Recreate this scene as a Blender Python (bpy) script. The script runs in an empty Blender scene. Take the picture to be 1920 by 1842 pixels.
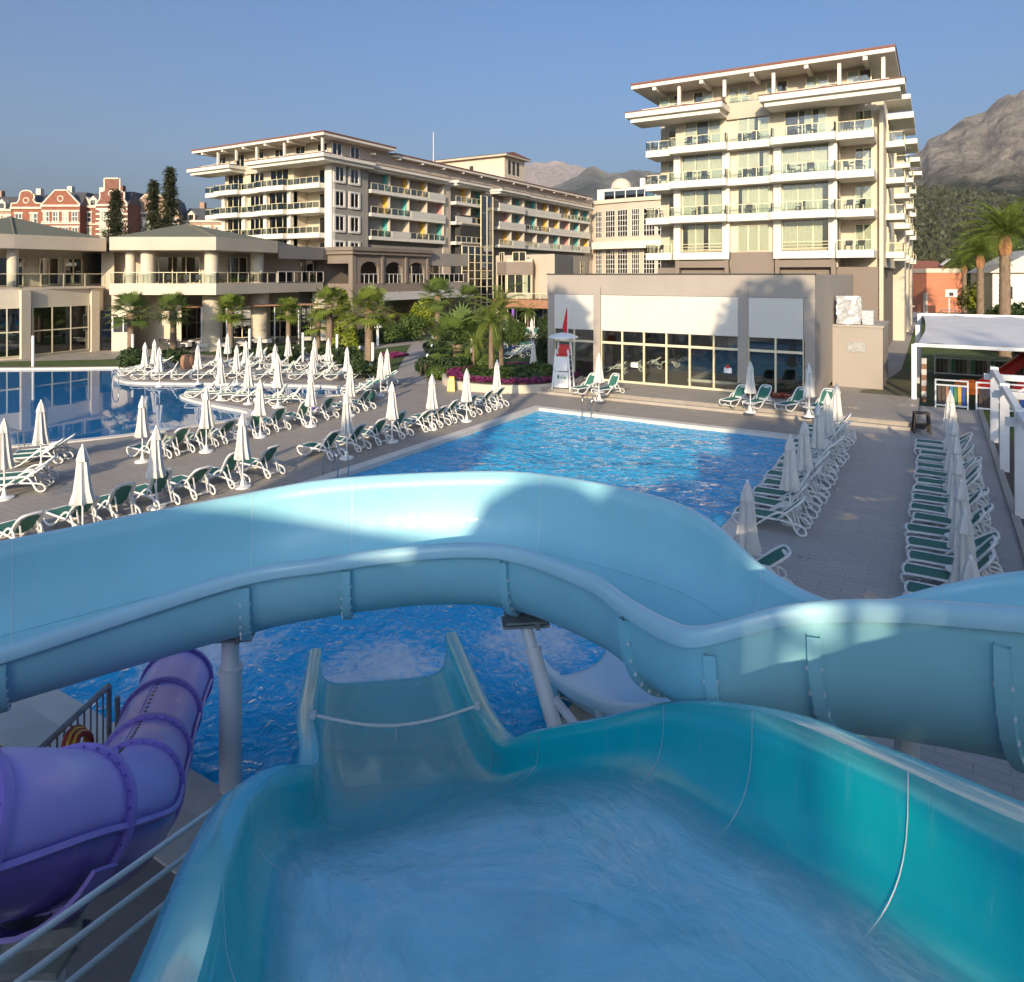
import bpy, math, random
from mathutils import Vector, Matrix, noise
from mathutils.geometry import tessellate_polygon
R = math.radians
PI = math.pi
sc = bpy.context.scene
COL = sc.collection
random.seed(7)

# ------------------------------------------------------------------ camera, sky, sun
CAMZ = 7.0; FPX = 1307.0; HZ = 515.0; YAW = R(31.3)
CY, SY = math.cos(YAW), math.sin(YAW)
cam_d = bpy.data.cameras.new('camera'); cam = bpy.data.objects.new('camera', cam_d); COL.objects.link(cam)
cam.location = (0, 0, CAMZ); cam.rotation_euler = (R(90), 0, YAW)
cam_d.sensor_width = 36; cam_d.lens = 36 * FPX / 1920; cam_d.shift_y = -(921 - HZ) / 1920
cam_d.clip_start = 0.05; cam_d.clip_end = 40000
sc.camera = cam
SUN_EL = R(17); SUN_AZ = (0.30, -0.954)      # horizontal direction towards the sun
w = bpy.data.worlds.new('World'); sc.world = w; w.use_nodes = True
nt = w.node_tree; nt.nodes.clear()
sky = nt.nodes.new('ShaderNodeTexSky'); sky.sky_type = 'NISHITA'; sky.sun_disc = False
sky.sun_elevation = SUN_EL; sky.sun_rotation = math.atan2(SUN_AZ[0], SUN_AZ[1])
sky.altitude = 0; sky.air_density = 1.1; sky.dust_density = 6.5; sky.ozone_density = 7.2
bg = nt.nodes.new('ShaderNodeBackground'); bg.inputs[1].default_value = 0.073
wo = nt.nodes.new('ShaderNodeOutputWorld')
nt.links.new(sky.outputs[0], bg.inputs[0]); nt.links.new(bg.outputs[0], wo.inputs[0])
sl = bpy.data.lights.new('sun', 'SUN'); sl.energy = 2.0; sl.angle = R(0.55); sl.color = (1.0, 0.80, 0.54)
so = bpy.data.objects.new('sun', sl); COL.objects.link(so)
sdir = Vector((SUN_AZ[0] * math.cos(SUN_EL), SUN_AZ[1] * math.cos(SUN_EL), math.sin(SUN_EL)))
so.rotation_euler = sdir.to_track_quat('Z', 'Y').to_euler(); so.location = sdir * 60
vs = sc.view_settings; vs.view_transform = 'Standard'; vs.look = 'None'; vs.exposure = 1.5; vs.gamma = 1; vs.use_curve_mapping = False
sc.render.engine = 'CYCLES'
cy = sc.cycles; cy.use_denoising = True; cy.max_bounces = 8; cy.diffuse_bounces = 3; cy.glossy_bounces = 4
cy.transparent_max_bounces = 16; cy.transmission_bounces = 4; cy.caustics_reflective = False; cy.caustics_refractive = False
cy.sample_clamp_indirect = 4.0; cy.volume_bounces = 0

# ------------------------------------------------------------------ measuring helpers (plan positions from sight lines)
def CW(l, d, z=0.0): return Vector((l * CY - d * SY, l * SY + d * CY, z))
def W(px, py, z=0.0):
    d = FPX * (CAMZ - z) / (py - HZ); return CW(d * (px - 960) / FPX, d, z)
def PD(px, d, z=0.0): return CW(d * (px - 960) / FPX, d, z)
def XonY(px, Y):
    t = (px - 960) / FPX; d = Y / (CY + t * SY); return d * (t * CY - SY)
def YonX(px, X):
    t = (px - 960) / FPX; d = X / (t * CY - SY); return d * (CY + t * SY)

# ------------------------------------------------------------------ mesh builder
class MB:
    def __init__(s): s.v = []; s.f = []
    def add(s, vs, fs):
        o = len(s.v); s.v += [tuple(p) for p in vs]; s.f += [tuple(i + o for i in f) for f in fs]; return s
    def box(s, x0, x1, y0, y1, z0, z1):
        return s.add([(x0,y0,z0),(x1,y0,z0),(x1,y1,z0),(x0,y1,z0),(x0,y0,z1),(x1,y0,z1),(x1,y1,z1),(x0,y1,z1)],
                     [(0,3,2,1),(4,5,6,7),(0,1,5,4),(1,2,6,5),(2,3,7,6),(3,0,4,7)])
    def obox(s, c, sx, sy, sz, rz=0, rx=0, ry=0):
        m = Matrix.Translation(c) @ Matrix.Rotation(rz, 4, 'Z') @ Matrix.Rotation(ry, 4, 'Y') @ Matrix.Rotation(rx, 4, 'X')
        b = MB().box(-sx/2, sx/2, -sy/2, sy/2, -sz/2, sz/2)
        return s.add([m @ Vector(p) for p in b.v], b.f)
    def beam(s, a, b, wd, ht=None):
        a = Vector(a); b = Vector(b); ht = ht or wd; t = (b - a).normalized()
        u = Vector((0,0,1)) if abs(t.z) < .95 else Vector((0,1,0))
        r = t.cross(u).normalized() * wd / 2; q = r.cross(t).normalized() * ht / 2
        P = [a-r-q, a+r-q, a+r+q, a-r+q, b-r-q, b+r-q, b+r+q, b-r+q]
        return s.add(P, [(0,1,2,3),(7,6,5,4),(0,4,5,1),(1,5,6,2),(2,6,7,3),(3,7,4,0)])
    def tube(s, path, r, n=6, caps=True, closed=False):
        P = [Vector(p) for p in path]; k = len(P); rs = r if isinstance(r, (list, tuple)) else [r] * k
        prev = None; rings = []
        for i in range(k):
            t = (P[(i+1) % k] - P[i-1]) if closed else (P[min(i+1, k-1)] - P[max(i-1, 0)])
            t.normalize()
            if prev is None:
                u = Vector((0,0,1)) if abs(t.z) < .9 else Vector((1,0,0))
                a = t.cross(u).normalized()
            else:
                a = (prev - t * prev.dot(t)).normalized()
            prev = a; b = t.cross(a)
            rings.append([P[i] + (a * math.cos(2*PI*j/n) + b * math.sin(2*PI*j/n)) * rs[i] for j in range(n)])
        vs = [p for g in rings for p in g]; fs = []
        for i in range(k if closed else k - 1):
            i2 = (i + 1) % k
            for j in range(n):
                j2 = (j + 1) % n; fs.append((i*n+j, i*n+j2, i2*n+j2, i2*n+j))
        if caps and not closed: fs += [tuple(range(n))[::-1], tuple((k-1)*n + j for j in range(n))]
        return s.add(vs, fs)
    def lathe(s, prof, n=12, c=(0,0,0), star=0.0, caps=True):
        vs = []; fs = []; k = len(prof)
        for r, z in prof:
            for j in range(n):
                rr = r * (1 - (star if j % 2 else 0)); a = 2*PI*j/n
                vs.append((c[0] + rr*math.cos(a), c[1] + rr*math.sin(a), c[2] + z))
        for i in range(k - 1):
            for j in range(n):
                j2 = (j+1) % n; fs.append((i*n+j, i*n+j2, (i+1)*n+j2, (i+1)*n+j))
        if caps: fs += [tuple(range(n))[::-1], tuple((k-1)*n + j for j in range(n))]
        return s.add(vs, fs)
    def prism(s, pts, z0, z1):
        n = len(pts)
        a = sum(pts[i][0]*pts[(i+1)%n][1] - pts[(i+1)%n][0]*pts[i][1] for i in range(n))
        if a < 0: pts = pts[::-1]
        vs = [(p[0], p[1], z0) for p in pts] + [(p[0], p[1], z1) for p in pts]
        fs = [(i, (i+1)%n, n+(i+1)%n, n+i) for i in range(n)]
        for t in tessellate_polygon([[Vector((p[0], p[1], 0)) for p in pts]]):
            q = [pts[i] for i in t]
            ar = (q[1][0]-q[0][0])*(q[2][1]-q[0][1]) - (q[2][0]-q[0][0])*(q[1][1]-q[0][1])
            t = tuple(t) if ar > 0 else tuple(t)[::-1]
            fs.append(tuple(i + n for i in t)); fs.append(t[::-1])
        return s.add(vs, fs)
    def wall(s, pts, z0, z1, th, closed=False):
        n = len(pts)
        for i in range(n if closed else n - 1):
            a = pts[i]; b = pts[(i+1) % n]
            s.beam((a[0], a[1], (z0+z1)/2), (b[0], b[1], (z0+z1)/2), th, z1 - z0)
        return s
    def sheet(s, outer, holes, z):
        loops = [[Vector((p[0], p[1], 0)) for p in l] for l in [outer] + holes]
        flat = [p for l in loops for p in l]; fs = []
        for t in tessellate_polygon(loops):
            a, b, c = (flat[i] for i in t)
            ar = (b.x-a.x)*(c.y-a.y) - (c.x-a.x)*(b.y-a.y)
            fs.append(tuple(t) if ar > 0 else tuple(t)[::-1])
        return s.add([(p.x, p.y, z) for p in flat], fs)
    def grid(s, rows):
        n = len(rows[0]); vs = [p for r in rows for p in r]
        fs = [(i*n+j, i*n+j+1, (i+1)*n+j+1, (i+1)*n+j) for i in range(len(rows)-1) for j in range(n-1)]
        return s.add(vs, fs)
    def quad(s, a, b, c, d): return s.add([a, b, c, d], [(0,1,2,3)])
    def mesh(s, name, mat, smooth=False, off=(0,0,0)):
        me = bpy.data.meshes.new(name)
        o = Vector(off)
        me.from_pydata([tuple(Vector(p) - o) for p in s.v] if o.length > 0 else s.v, [], s.f)
        me.materials.append(M[mat] if isinstance(mat, str) else mat)
        if smooth:
            me.polygons.foreach_set('use_smooth', [True] * len(me.polygons))
            if smooth == 2: me.set_sharp_from_angle(angle=R(40))
        me.update(); return me
    def build(s, name, mat, parent=None, smooth=False):
        off = Vector((0,0,0))
        if parent is not None and parent in OFF: off = OFF[parent]
        o = bpy.data.objects.new(name, s.mesh(name, mat, smooth, off)); COL.objects.link(o)
        if parent is not None:
            o.parent = parent; OFF[o] = off
        return o
OFF = {}
def put(name, me, parent, loc=(0,0,0), rz=0):
    o = bpy.data.objects.new(name, me); COL.objects.link(o); o.parent = parent
    off = OFF.get(parent, Vector((0,0,0))); o.location = Vector(loc) - off; o.rotation_euler = (0,0,rz)
    OFF[o] = Vector((0,0,0)); return o
def tag(o, label, cat=None, group=None):
    o['label'] = label
    if cat: o['category'] = cat
    if group: o['group'] = group
    return o
def thing(name, label, cat, loc=(0,0,0), rz=0, group=None, world=False):
    o = bpy.data.objects.new(name, None); COL.objects.link(o); o.empty_display_size = .3
    o.location = loc; o.rotation_euler = (0,0,rz); tag(o, label, cat, group)
    if world: OFF[o] = Vector(loc)      # parts are then written in plan coordinates
    return o
def struct(o, kind='structure'):
    o['kind'] = kind; return o
def dup(root, loc, rz=0, label=None, group=None, scale=None):
    def cp(o, par):
        c = o.copy(); COL.objects.link(c); c.parent = par
        for ch in o.children: cp(ch, c)
        return c
    r = cp(root, None); r.location = loc; r.rotation_euler = (0,0,rz)
    if scale: r.scale = (scale,)*3 if not isinstance(scale, tuple) else scale
    if label: r['label'] = label
    if group: r['group'] = group
    return r
ORD = 'first second third fourth fifth sixth seventh eighth ninth tenth eleventh twelfth thirteenth fourteenth fifteenth sixteenth seventeenth eighteenth'.split()
class Proto:
    """first use moves the thing itself, later uses copy it"""
    def __init__(s, root): s.r = root; s.used = False
    def at(s, loc, rz=0, label=None, group=None, scale=None):
        if s.used: return dup(s.r, loc, rz, label, group, scale)
        s.used = True; s.r.location = loc; s.r.rotation_euler = (0,0,rz)
        if scale: s.r.scale = (scale,)*3 if not isinstance(scale, tuple) else scale
        if label: s.r['label'] = label
        if group: s.r['group'] = group
        return s.r

# ------------------------------------------------------------------ materials
M = {}
def nodes(name):
    m = bpy.data.materials.new(name); m.use_nodes = True; n = m.node_tree; n.nodes.clear(); M[name] = m
    return m, n, n.nodes.new, n.links.new
def coords(N, L, scale=(1,1,1), kind='Object'):
    tc = N('ShaderNodeTexCoord'); mp = N('ShaderNodeMapping'); mp.inputs['Scale'].default_value = scale
    L(tc.outputs[kind], mp.inputs[0]); return mp.outputs[0]
def nz(N, L, vec, scale, detail=4, rough=.55, dist=0):
    t = N('ShaderNodeTexNoise'); t.inputs['Scale'].default_value = scale; t.inputs['Detail'].default_value = detail
    t.inputs['Roughness'].default_value = rough; t.inputs['Distortion'].default_value = dist; L(vec, t.inputs['Vector']); return t.outputs['Fac']
def ramp(N, L, fac, stops):
    r = N('ShaderNodeValToRGB'); e = r.color_ramp.elements
    while len(e) < len(stops): e.new(.5)
    for i, (p, c) in enumerate(stops): e[i].position = p; e[i].color = (*c, 1) if len(c) == 3 else c
    L(fac, r.inputs[0]); return r.outputs[0]
def mixc(N, L, fac, a, b, mode='MIX'):
    m = N('ShaderNodeMix'); m.data_type = 'RGBA'; m.blend_type = mode
    for sock, val in ((m.inputs[0], fac), (m.inputs[6], a), (m.inputs[7], b)):
        if hasattr(val, 'links') or hasattr(val, 'is_output'): L(val, sock)
        elif isinstance(val, (int, float)): sock.default_value = val
        else: sock.default_value = (*val, 1)
    return m.outputs[2]
def mth(N, L, op, a, b=None):
    m = N('ShaderNodeMath'); m.operation = op
    for i, val in enumerate((a, b)):
        if val is None: continue
        if isinstance(val, (int, float)): m.inputs[i].default_value = val
        else: L(val, m.inputs[i])
    return m.outputs[0]
def sc3(c, k): return tuple(min(1, x * k) for x in c)
def mat(name, col, rough=.55, var=.12, scale=2.0, bump=0.0, bscale=30, metal=0, coat=0, spec=.5, dirt=0, stretch=(1,1,1), sub=None, kind='Object'):
    m, n, N, L = nodes(name)
    out = N('ShaderNodeOutputMaterial'); p = N('ShaderNodeBsdfPrincipled'); L(p.outputs[0], out.inputs[0])
    v = coords(N, L, stretch, kind)
    f = nz(N, L, v, scale, 5)
    c = ramp(N, L, f, [(.3, sc3(col, 1 - var)), (.7, sc3(col, 1 + var))])
    if dirt:
        g = nz(N, L, v, scale * .35, 6, .7)
        g = ramp(N, L, g, [(.45, (0,0,0)), (.75, (dirt,)*3)])
        c = mixc(N, L, g, c, sc3(col, .45))
    L(c, p.inputs['Base Color'])
    rr = N('ShaderNodeMapRange'); rr.inputs[3].default_value = max(.02, rough - .08); rr.inputs[4].default_value = min(1, rough + .08)
    L(f, rr.inputs[0]); L(rr.outputs[0], p.inputs['Roughness'])
    p.inputs['Metallic'].default_value = metal; p.inputs['Coat Weight'].default_value = coat; p.inputs['Coat Roughness'].default_value = .06
    p.inputs['Specular IOR Level'].default_value = spec
    if bump:
        b = N('ShaderNodeBump'); b.inputs['Strength'].default_value = bump; b.inputs['Distance'].default_value = .02
        L(nz(N, L, v, bscale, 4), b.inputs['Height']); L(b.outputs[0], p.inputs['Normal'])
    return m
mat('stucco_cream', (.60,.53,.42), .8, .05, .6, .3, 40, dirt=.12)
mat('stucco_beige', (.52,.45,.36), .8, .06, .5, .3, 40, dirt=.15)
mat('stucco_grey', (.30,.275,.245), .8, .06, .5, .3, 40, dirt=.15)
mat('stucco_brown', (.215,.175,.145), .8, .07, .5, .3, 40, dirt=.12)
mat('stucco_white', (.70,.67,.595), .7, .04, .7, .2, 40, dirt=.12)
mat('panel_white', (.62,.60,.54), .45, .03, .5, 0, 30, dirt=.06)
mat('render_taupe', (.36,.32,.28), .75, .05, .4, .2, 30, dirt=.15)
mat('roof_tile', (.20,.075,.05), .7, .25, 6, .5, 12, stretch=(1,1,1))
mat('roof_green', (.155,.155,.105), .75, .15, 3, .3, 10)
mat('roof_slate', (.07,.07,.075), .6, .2, 4, .3, 10)
mat('brick_red', (.26,.095,.055), .85, .18, 1.2, .4, 25)
mat('brick_dark', (.21,.09,.065), .85, .18, 1.2, .4, 25)
mat('brick_pale', (.36,.24,.17), .85, .15, 1.2, .4, 25)
mat('stone_trim', (.66,.58,.47), .8, .08, 2, .2, 25)
mat('frame_cream', (.74,.66,.44), .5, .05, 1)
mat('frame_white', (.78,.76,.72), .4, .04, 1)
mat('frame_dark', (.05,.05,.05), .4, .1, 2)
mat('resin_white', (.74,.74,.72), .38, .03, 3, dirt=.12)
mat('mesh_green', (.04,.17,.125), .75, .12, 14, .3, 160)
mat('mesh_green_pale', (.17,.30,.17), .75, .12, 14, .3, 160)
mat('cloth_white', (.66,.645,.61), .85, .06, 5, .35, 12)
mat('chrome', (.62,.63,.65), .14, .04, 4, metal=1)
mat('steel_paint', (.72,.74,.77), .35, .05, 2, dirt=.15)
mat('galvanised', (.38,.39,.38), .5, .2, 6, metal=.6, dirt=.4)
mat('white_paint', (.80,.80,.79), .4, .04, 2, dirt=.08)
mat('dark_wood', (.075,.05,.038), .7, .25, 3, .3, 20, stretch=(1,8,1))
mat('black_wood', (.025,.018,.016), .55, .2, 4)
mat('coping', (.66,.62,.56), .6, .07, 1.5, .15, 30, dirt=.15)
mat('kerb_stone', (.40,.36,.31), .8, .1, 1.5, .3, 30, dirt=.2)
mat('concrete', (.23,.215,.205), .8, .14, .7, .25, 14, dirt=.45)
mat('concrete_pale', (.58,.56,.52), .7, .08, .8, .2, 20, dirt=.25)
mat('bark', (.20,.145,.10), .9, .3, 5, .9, 14, stretch=(1,1,.35))
mat('palm_boots', (.34,.17,.075), .9, .3, 6, .9, 10)
mat('red_plastic', (.55,.03,.03), .4, .08, 4); mat('orange_plastic', (.75,.20,.04), .4, .08, 4)
mat('yellow_plastic', (.78,.50,.05), .42, .06, 4); mat('blue_plastic', (.03,.09,.33), .4, .08, 4)
mat('cyan_plastic', (.05,.24,.40), .4, .08, 4); mat('teal_panel', (.10,.42,.40), .5, .08, 3); mat('pink_panel', (.62,.28,.25), .5, .08, 3)
mat('yellow_panel', (.70,.42,.06), .5, .08, 3)
mat('green_paint', (.05,.20,.08), .5, .08, 4)
mat('red_cloth', (.60,.02,.035), .8, .1, 5)
mat('purple_plastic', (.22,.10,.42), .6, .1, 5)
mat('towel_purple', (.42,.28,.55), .9, .1, 8); mat('towel_yellow', (.62,.60,.22), .9, .1, 8)
mat('orange_wall', (.56,.21,.115), .85, .1, .8, .3, 20, dirt=.15)
mat('hose_red', (.40,.05,.03), .5, .1, 6); mat('terracotta', (.33,.17,.10), .8, .15, 4, .3, 20)
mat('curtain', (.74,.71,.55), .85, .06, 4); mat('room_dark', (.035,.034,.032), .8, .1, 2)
mat('foil', (.62,.64,.66), .28, .1, 5, .8, 6, metal=.4)
mat('aw_canvas', (.42,.40,.37), .85, .06, 2, .2, 20)
mat('shade_sail', (.60,.61,.63), .75, .06, .8, .15, 8)
mat('soil', (.06,.045,.035), .95, .2, 5, .6, 20)
mat('rope_white', (.80,.80,.78), .7, .06, 20, .4, 90)
mat('indoor_tile', (.30,.26,.21), .4, .08, 2); mat('tan_cushion', (.44,.32,.21), .8, .1, 3)
mat('rubber', (.02,.02,.02), .7, .1, 4)
mat('play_floor', (.03,.06,.03), .9, .1, 3)
def leafmat(name, a, b, trans=.25, scale=.8):
    m, n, N, L = nodes(name)
    out = N('ShaderNodeOutputMaterial'); p = N('ShaderNodeBsdfPrincipled'); t = N('ShaderNodeBsdfTranslucent'); mx = N('ShaderNodeMixShader')
    v = coords(N, L); f = nz(N, L, v, scale, 4, .7)
    c = ramp(N, L, f, [(.32, a), (.68, b)]); L(c, p.inputs['Base Color']); p.inputs['Roughness'].default_value = .55; p.inputs['Specular IOR Level'].default_value = .35
    L(c, t.inputs['Color']); mx.inputs[0].default_value = trans
    L(p.outputs[0], mx.inputs[1]); L(t.outputs[0], mx.inputs[2]); L(mx.outputs[0], out.inputs[0])
leafmat('leaf_palm', (.06,.105,.025), (.16,.22,.05)); leafmat('leaf_palm_bright', (.09,.14,.02), (.22,.27,.05))
leafmat('leaf_dark', (.015,.035,.012), (.05,.085,.02)); leafmat('leaf_mid', (.035,.07,.012), (.10,.15,.03))
leafmat('leaf_lime', (.12,.17,.015), (.30,.34,.03)); leafmat('leaf_conifer', (.03,.04,.018), (.09,.10,.04))
leafmat('leaf_hill', (.035,.045,.018), (.085,.085,.035)); leafmat('petal_magenta', (.24,.03,.13), (.46,.09,.25)); leafmat('petal_red', (.30,.03,.02), (.5,.10,.04))
def ground_mats():
    # paving laid in long narrow slabs
    for name, c1, c2, sx in (('paving', (.365,.325,.28), (.30,.265,.23), 1.0), ('paving_lane', (.44,.415,.39), (.37,.35,.33), 1.0)):
        m, n, N, L = nodes(name); out = N('ShaderNodeOutputMaterial'); p = N('ShaderNodeBsdfPrincipled'); L(p.outputs[0], out.inputs[0])
        v = coords(N, L); b = N('ShaderNodeTexBrick'); L(v, b.inputs['Vector']); b.inputs['Scale'].default_value = 1.0
        b.inputs['Color1'].default_value = (*c1,1); b.inputs['Color2'].default_value = (*c2,1); b.inputs['Mortar'].default_value = (*sc3(c2,.62),1)
        b.inputs['Mortar Size'].default_value = .012; b.inputs['Mortar Smooth'].default_value = .3; b.inputs['Brick Width'].default_value = .9; b.inputs['Row Height'].default_value = .225
        f = nz(N, L, v, .35, 6, .65); f2 = nz(N, L, coords(N, L, (2,14,2)), 3, 4)
        c = mixc(N, L, mth(N, L, 'MULTIPLY', ramp(N, L, f, [(.4,(0,0,0)),(.7,(1,1,1))]), .4), b.outputs[0], sc3(c2,.7))
        c = mixc(N, L, .35, c, ramp(N, L, f2, [(.3, sc3(c1,.7)), (.7, sc3(c1,1.25))]))
        wet = ramp(N, L, nz(N, L, v, .55, 6, .6), [(.60,(0,0,0)),(.66,(1,1,1))]); c = mixc(N, L, mth(N, L, 'MULTIPLY', wet, .45), c, sc3(c2,.55)); L(c, p.inputs['Base Color']); L(ramp(N, L, wet, [(0,(.62,)*3),(1,(.22,)*3)]), p.inputs['Roughness'])
        bp = N('ShaderNodeBump'); bp.inputs['Strength'].default_value = .5; bp.inputs['Distance'].default_value = .01; bp.invert = True
        L(b.outputs['Fac'], bp.inputs['Height']); L(bp.outputs[0], p.inputs['Normal'])
    mat('earth', (.13,.125,.07), .95, .3, .05, .3, 2, dirt=.3)
    mat('grass', (.060,.098,.017), .9, .35, 1.2, 1.0, 45)
    mat('path_pale', (.36,.33,.30), .8, .08, 1, .3, 25, dirt=.2)
    # pool tiles
    m, n, N, L = nodes('pool_tile'); out = N('ShaderNodeOutputMaterial'); p = N('ShaderNodeBsdfPrincipled'); L(p.outputs[0], out.inputs[0])
    v = coords(N, L); b = N('ShaderNodeTexBrick'); L(v, b.inputs['Vector']); b.offset = 0
    b.inputs['Color1'].default_value = (.03,.33,.72,1); b.inputs['Color2'].default_value = (.045,.40,.76,1); b.inputs['Mortar'].default_value = (.15,.48,.74,1)
    b.inputs['Scale'].default_value = 1; b.inputs['Brick Width'].default_value = .25; b.inputs['Row Height'].default_value = .25; b.inputs['Mortar Size'].default_value = .01
    L(b.outputs[0], p.inputs['Base Color']); p.inputs['Roughness'].default_value = .3
    m, n, N, L = nodes('pool_tile_pale'); out = N('ShaderNodeOutputMaterial'); p = N('ShaderNodeBsdfPrincipled'); L(p.outputs[0], out.inputs[0])
    v = coords(N, L); c = ramp(N, L, nz(N, L, v, .12, 3), [(.4, (.03,.30,.68)), (.65, (.09,.48,.66))]); L(c, p.inputs['Base Color'])
def water(name, body, bodyfac, tint, bscale, bstr, bdist, foam=(), refl=1.0, wide=None):
    m, n, N, L = nodes(name); out = N('ShaderNodeOutputMaterial')
    v = coords(N, L); bp = N('ShaderNodeBump'); bp.inputs['Strength'].default_value = bstr; bp.inputs['Distance'].default_value = bdist
    h = nz(N, L, v, bscale, 3, .5, 1.2)
    if wide: h = mth(N, L, 'ADD', h, mth(N, L, 'MULTIPLY', nz(N, L, v, wide, 2, .5, .6), 1.6))
    L(h, bp.inputs['Height'])
    fr = N('ShaderNodeFresnel'); fr.inputs[0].default_value = 1.33; L(bp.outputs[0], fr.inputs['Normal'])
    gl = N('ShaderNodeBsdfGlossy'); gl.inputs['Roughness'].default_value = .02; L(bp.outputs[0], gl.inputs['Normal'])
    tr = N('ShaderNodeBsdfTransparent'); tr.inputs[0].default_value = (*tint,1)
    df = N('ShaderNodeBsdfDiffuse'); df.inputs[0].default_value = (*body,1); L(bp.outputs[0], df.inputs['Normal'])
    bm = N('ShaderNodeMixShader'); bm.inputs[0].default_value = bodyfac; L(tr.outputs[0], bm.inputs[1]); L(df.outputs[0], bm.inputs[2])
    mx = N('ShaderNodeMixShader'); L(mth(N, L, 'MULTIPLY', fr.outputs[0], refl), mx.inputs[0]); L(bm.outputs[0], mx.inputs[1]); L(gl.outputs[0], mx.inputs[2])
    last = mx.outputs[0]
    if foam:
        tc = N('ShaderNodeTexCoord'); tot = None
        for (fx, fy, rad) in foam:
            d = N('ShaderNodeVectorMath'); d.operation = 'DISTANCE'; L(tc.outputs['Object'], d.inputs[0]); d.inputs[1].default_value = (fx, fy, 0)
            g = N('ShaderNodeMapRange'); g.inputs[1].default_value = rad; g.inputs[2].default_value = 0; L(d.outputs['Value'], g.inputs[0])
            tot = g.outputs[0] if tot is None else mth(N, L, 'MAXIMUM', tot, g.outputs[0])
        f = mth(N, L, 'ADD', mth(N, L, 'MULTIPLY', nz(N, L, v, 3.2, 8, .72, 1.5), 1.0), mth(N, L, 'MULTIPLY', tot, .62))
        k = N('ShaderNodeMapRange'); k.inputs[1].default_value = .80; k.inputs[2].default_value = 1.04; L(f, k.inputs[0])
        wd = N('ShaderNodeBsdfDiffuse'); wd.inputs[0].default_value = (.85,.9,.94,1); L(bp.outputs[0], wd.inputs['Normal'])
        fm = N('ShaderNodeMixShader'); L(k.outputs[0], fm.inputs[0]); L(last, fm.inputs[1]); L(wd.outputs[0], fm.inputs[2]); last = fm.outputs[0]
    L(last, out.inputs[0])
def glass(name, tint, k=1.0, rough=0.0, base=.04):
    m, n, N, L = nodes(name); out = N('ShaderNodeOutputMaterial')
    fr = N('ShaderNodeFresnel'); fr.inputs[0].default_value = 1.5
    gl = N('ShaderNodeBsdfGlossy'); gl.inputs['Roughness'].default_value = rough
    tr = N('ShaderNodeBsdfTransparent'); tr.inputs[0].default_value = (*tint,1)
    mx = N('ShaderNodeMixShader'); L(mth(N, L, 'ADD', mth(N, L, 'MULTIPLY', fr.outputs[0], k), base), mx.inputs[0]); L(tr.outputs[0], mx.inputs[1]); L(gl.outputs[0], mx.inputs[2]); L(mx.outputs[0], out.inputs[0])
glass('pane', (.90,.93,.91), 1.3, 0, .04); glass('rail_glass', (.93,.97,.95), .8, 0, .03); glass('rail_glass_blue', (.45,.62,.72), 1.3, 0, .08)
glass('pane_dark', (.22,.27,.26), 2.0, 0, .08); glass('curtain_wall', (.16,.34,.33), 2.2, 0, .15)
ground_mats()
water('water_main', (.04,.56,1.0), .75, (.65,.92,.99), 2.6, 1.0, .22, refl=1.0, wide=.55)
FO = [W(390,1205), W(720,1245), W(650,1262), W(1000,1190)]
water('water_splash', (.03,.60,1.0), .92, (.45,.80,.98), 3.0, .85, .14, foam=[(FO[0].x,FO[0].y,3.0),(FO[1].x,FO[1].y,2.8),(FO[2].x,FO[2].y,2.0),(FO[3].x,FO[3].y,2.6)], refl=.75, wide=1.2)
water('water_still', (.04,.36,.80), .4, (.55,.82,.97), .5, .05, .05, refl=1.15)
water('water_indoor', (.02,.24,.30), .5, (.5,.85,.85), 1.5, .1, .05)
# ================================================================== SETTING
def catmull(P, n, closed=False):
    out = []; k = len(P); P = [Vector(p) for p in P]
    for i in range(k if closed else k - 1):
        a = P[i-1] if (closed or i > 0) else P[0]*2 - P[1]; b = P[i]; c = P[(i+1) % k]
        d = P[(i+2) % k] if (closed or i + 2 < k) else P[-1]*2 - P[-2]
        for j in range(n):
            t = j / n
            out.append(.5*((2*b) + (c-a)*t + (2*a-5*b+4*c-d)*t*t + (3*b-a-3*c+d)*t**3))
    if not closed: out.append(P[-1])
    return out
PX0, PX1, PY0, PY1, PYM = -17.7, -5.0, 6.0, 31.8, 15.0
pool = [(PX0,PY0),(PX1,PY0),(PX1,PY1),(PX0,PY1)]
lag_px = [(-350,693),(0,692),(120,691),(225,690),(240,694),(214,706),(226,714),(250,718),(300,719),(380,720),(467,721),(560,723),(633,726),(658,734),(633,741),(567,742),(500,741),(433,739),(375,736),(338,742),(367,753),(417,764),(463,773),(455,783),(400,793),(300,807),(200,820),(40,835),(-350,862)]
lagoon = [tuple(p.to_2d()) for p in catmull([W(a, b) for a, b in lag_px], 3)]
struct(MB().sheet([(-6100,-250),(6100,-250),(6100,6100),(-6100,6100)], [pool, lagoon], 0.0).build('ground', 'earth'))
struct(MB().sheet([(-78,-14),(-5,-14),(-5,6),(-4.2,6),(-4.2,40),(-3,62),(-78,62)], [pool, lagoon], 0.006).build('pool_terrace', 'paving'))
struct(MB().sheet([(-4.2,6),(1.85,6),(1.85,43),(-4.2,43)], [], 0.010).build('pool_lane', 'paving_lane'))
struct(MB().sheet([(-30,-12),(4,-12),(4,4.9),(-30,4.9)], [], 0.012).build('slide_yard', 'concrete'))
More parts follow.
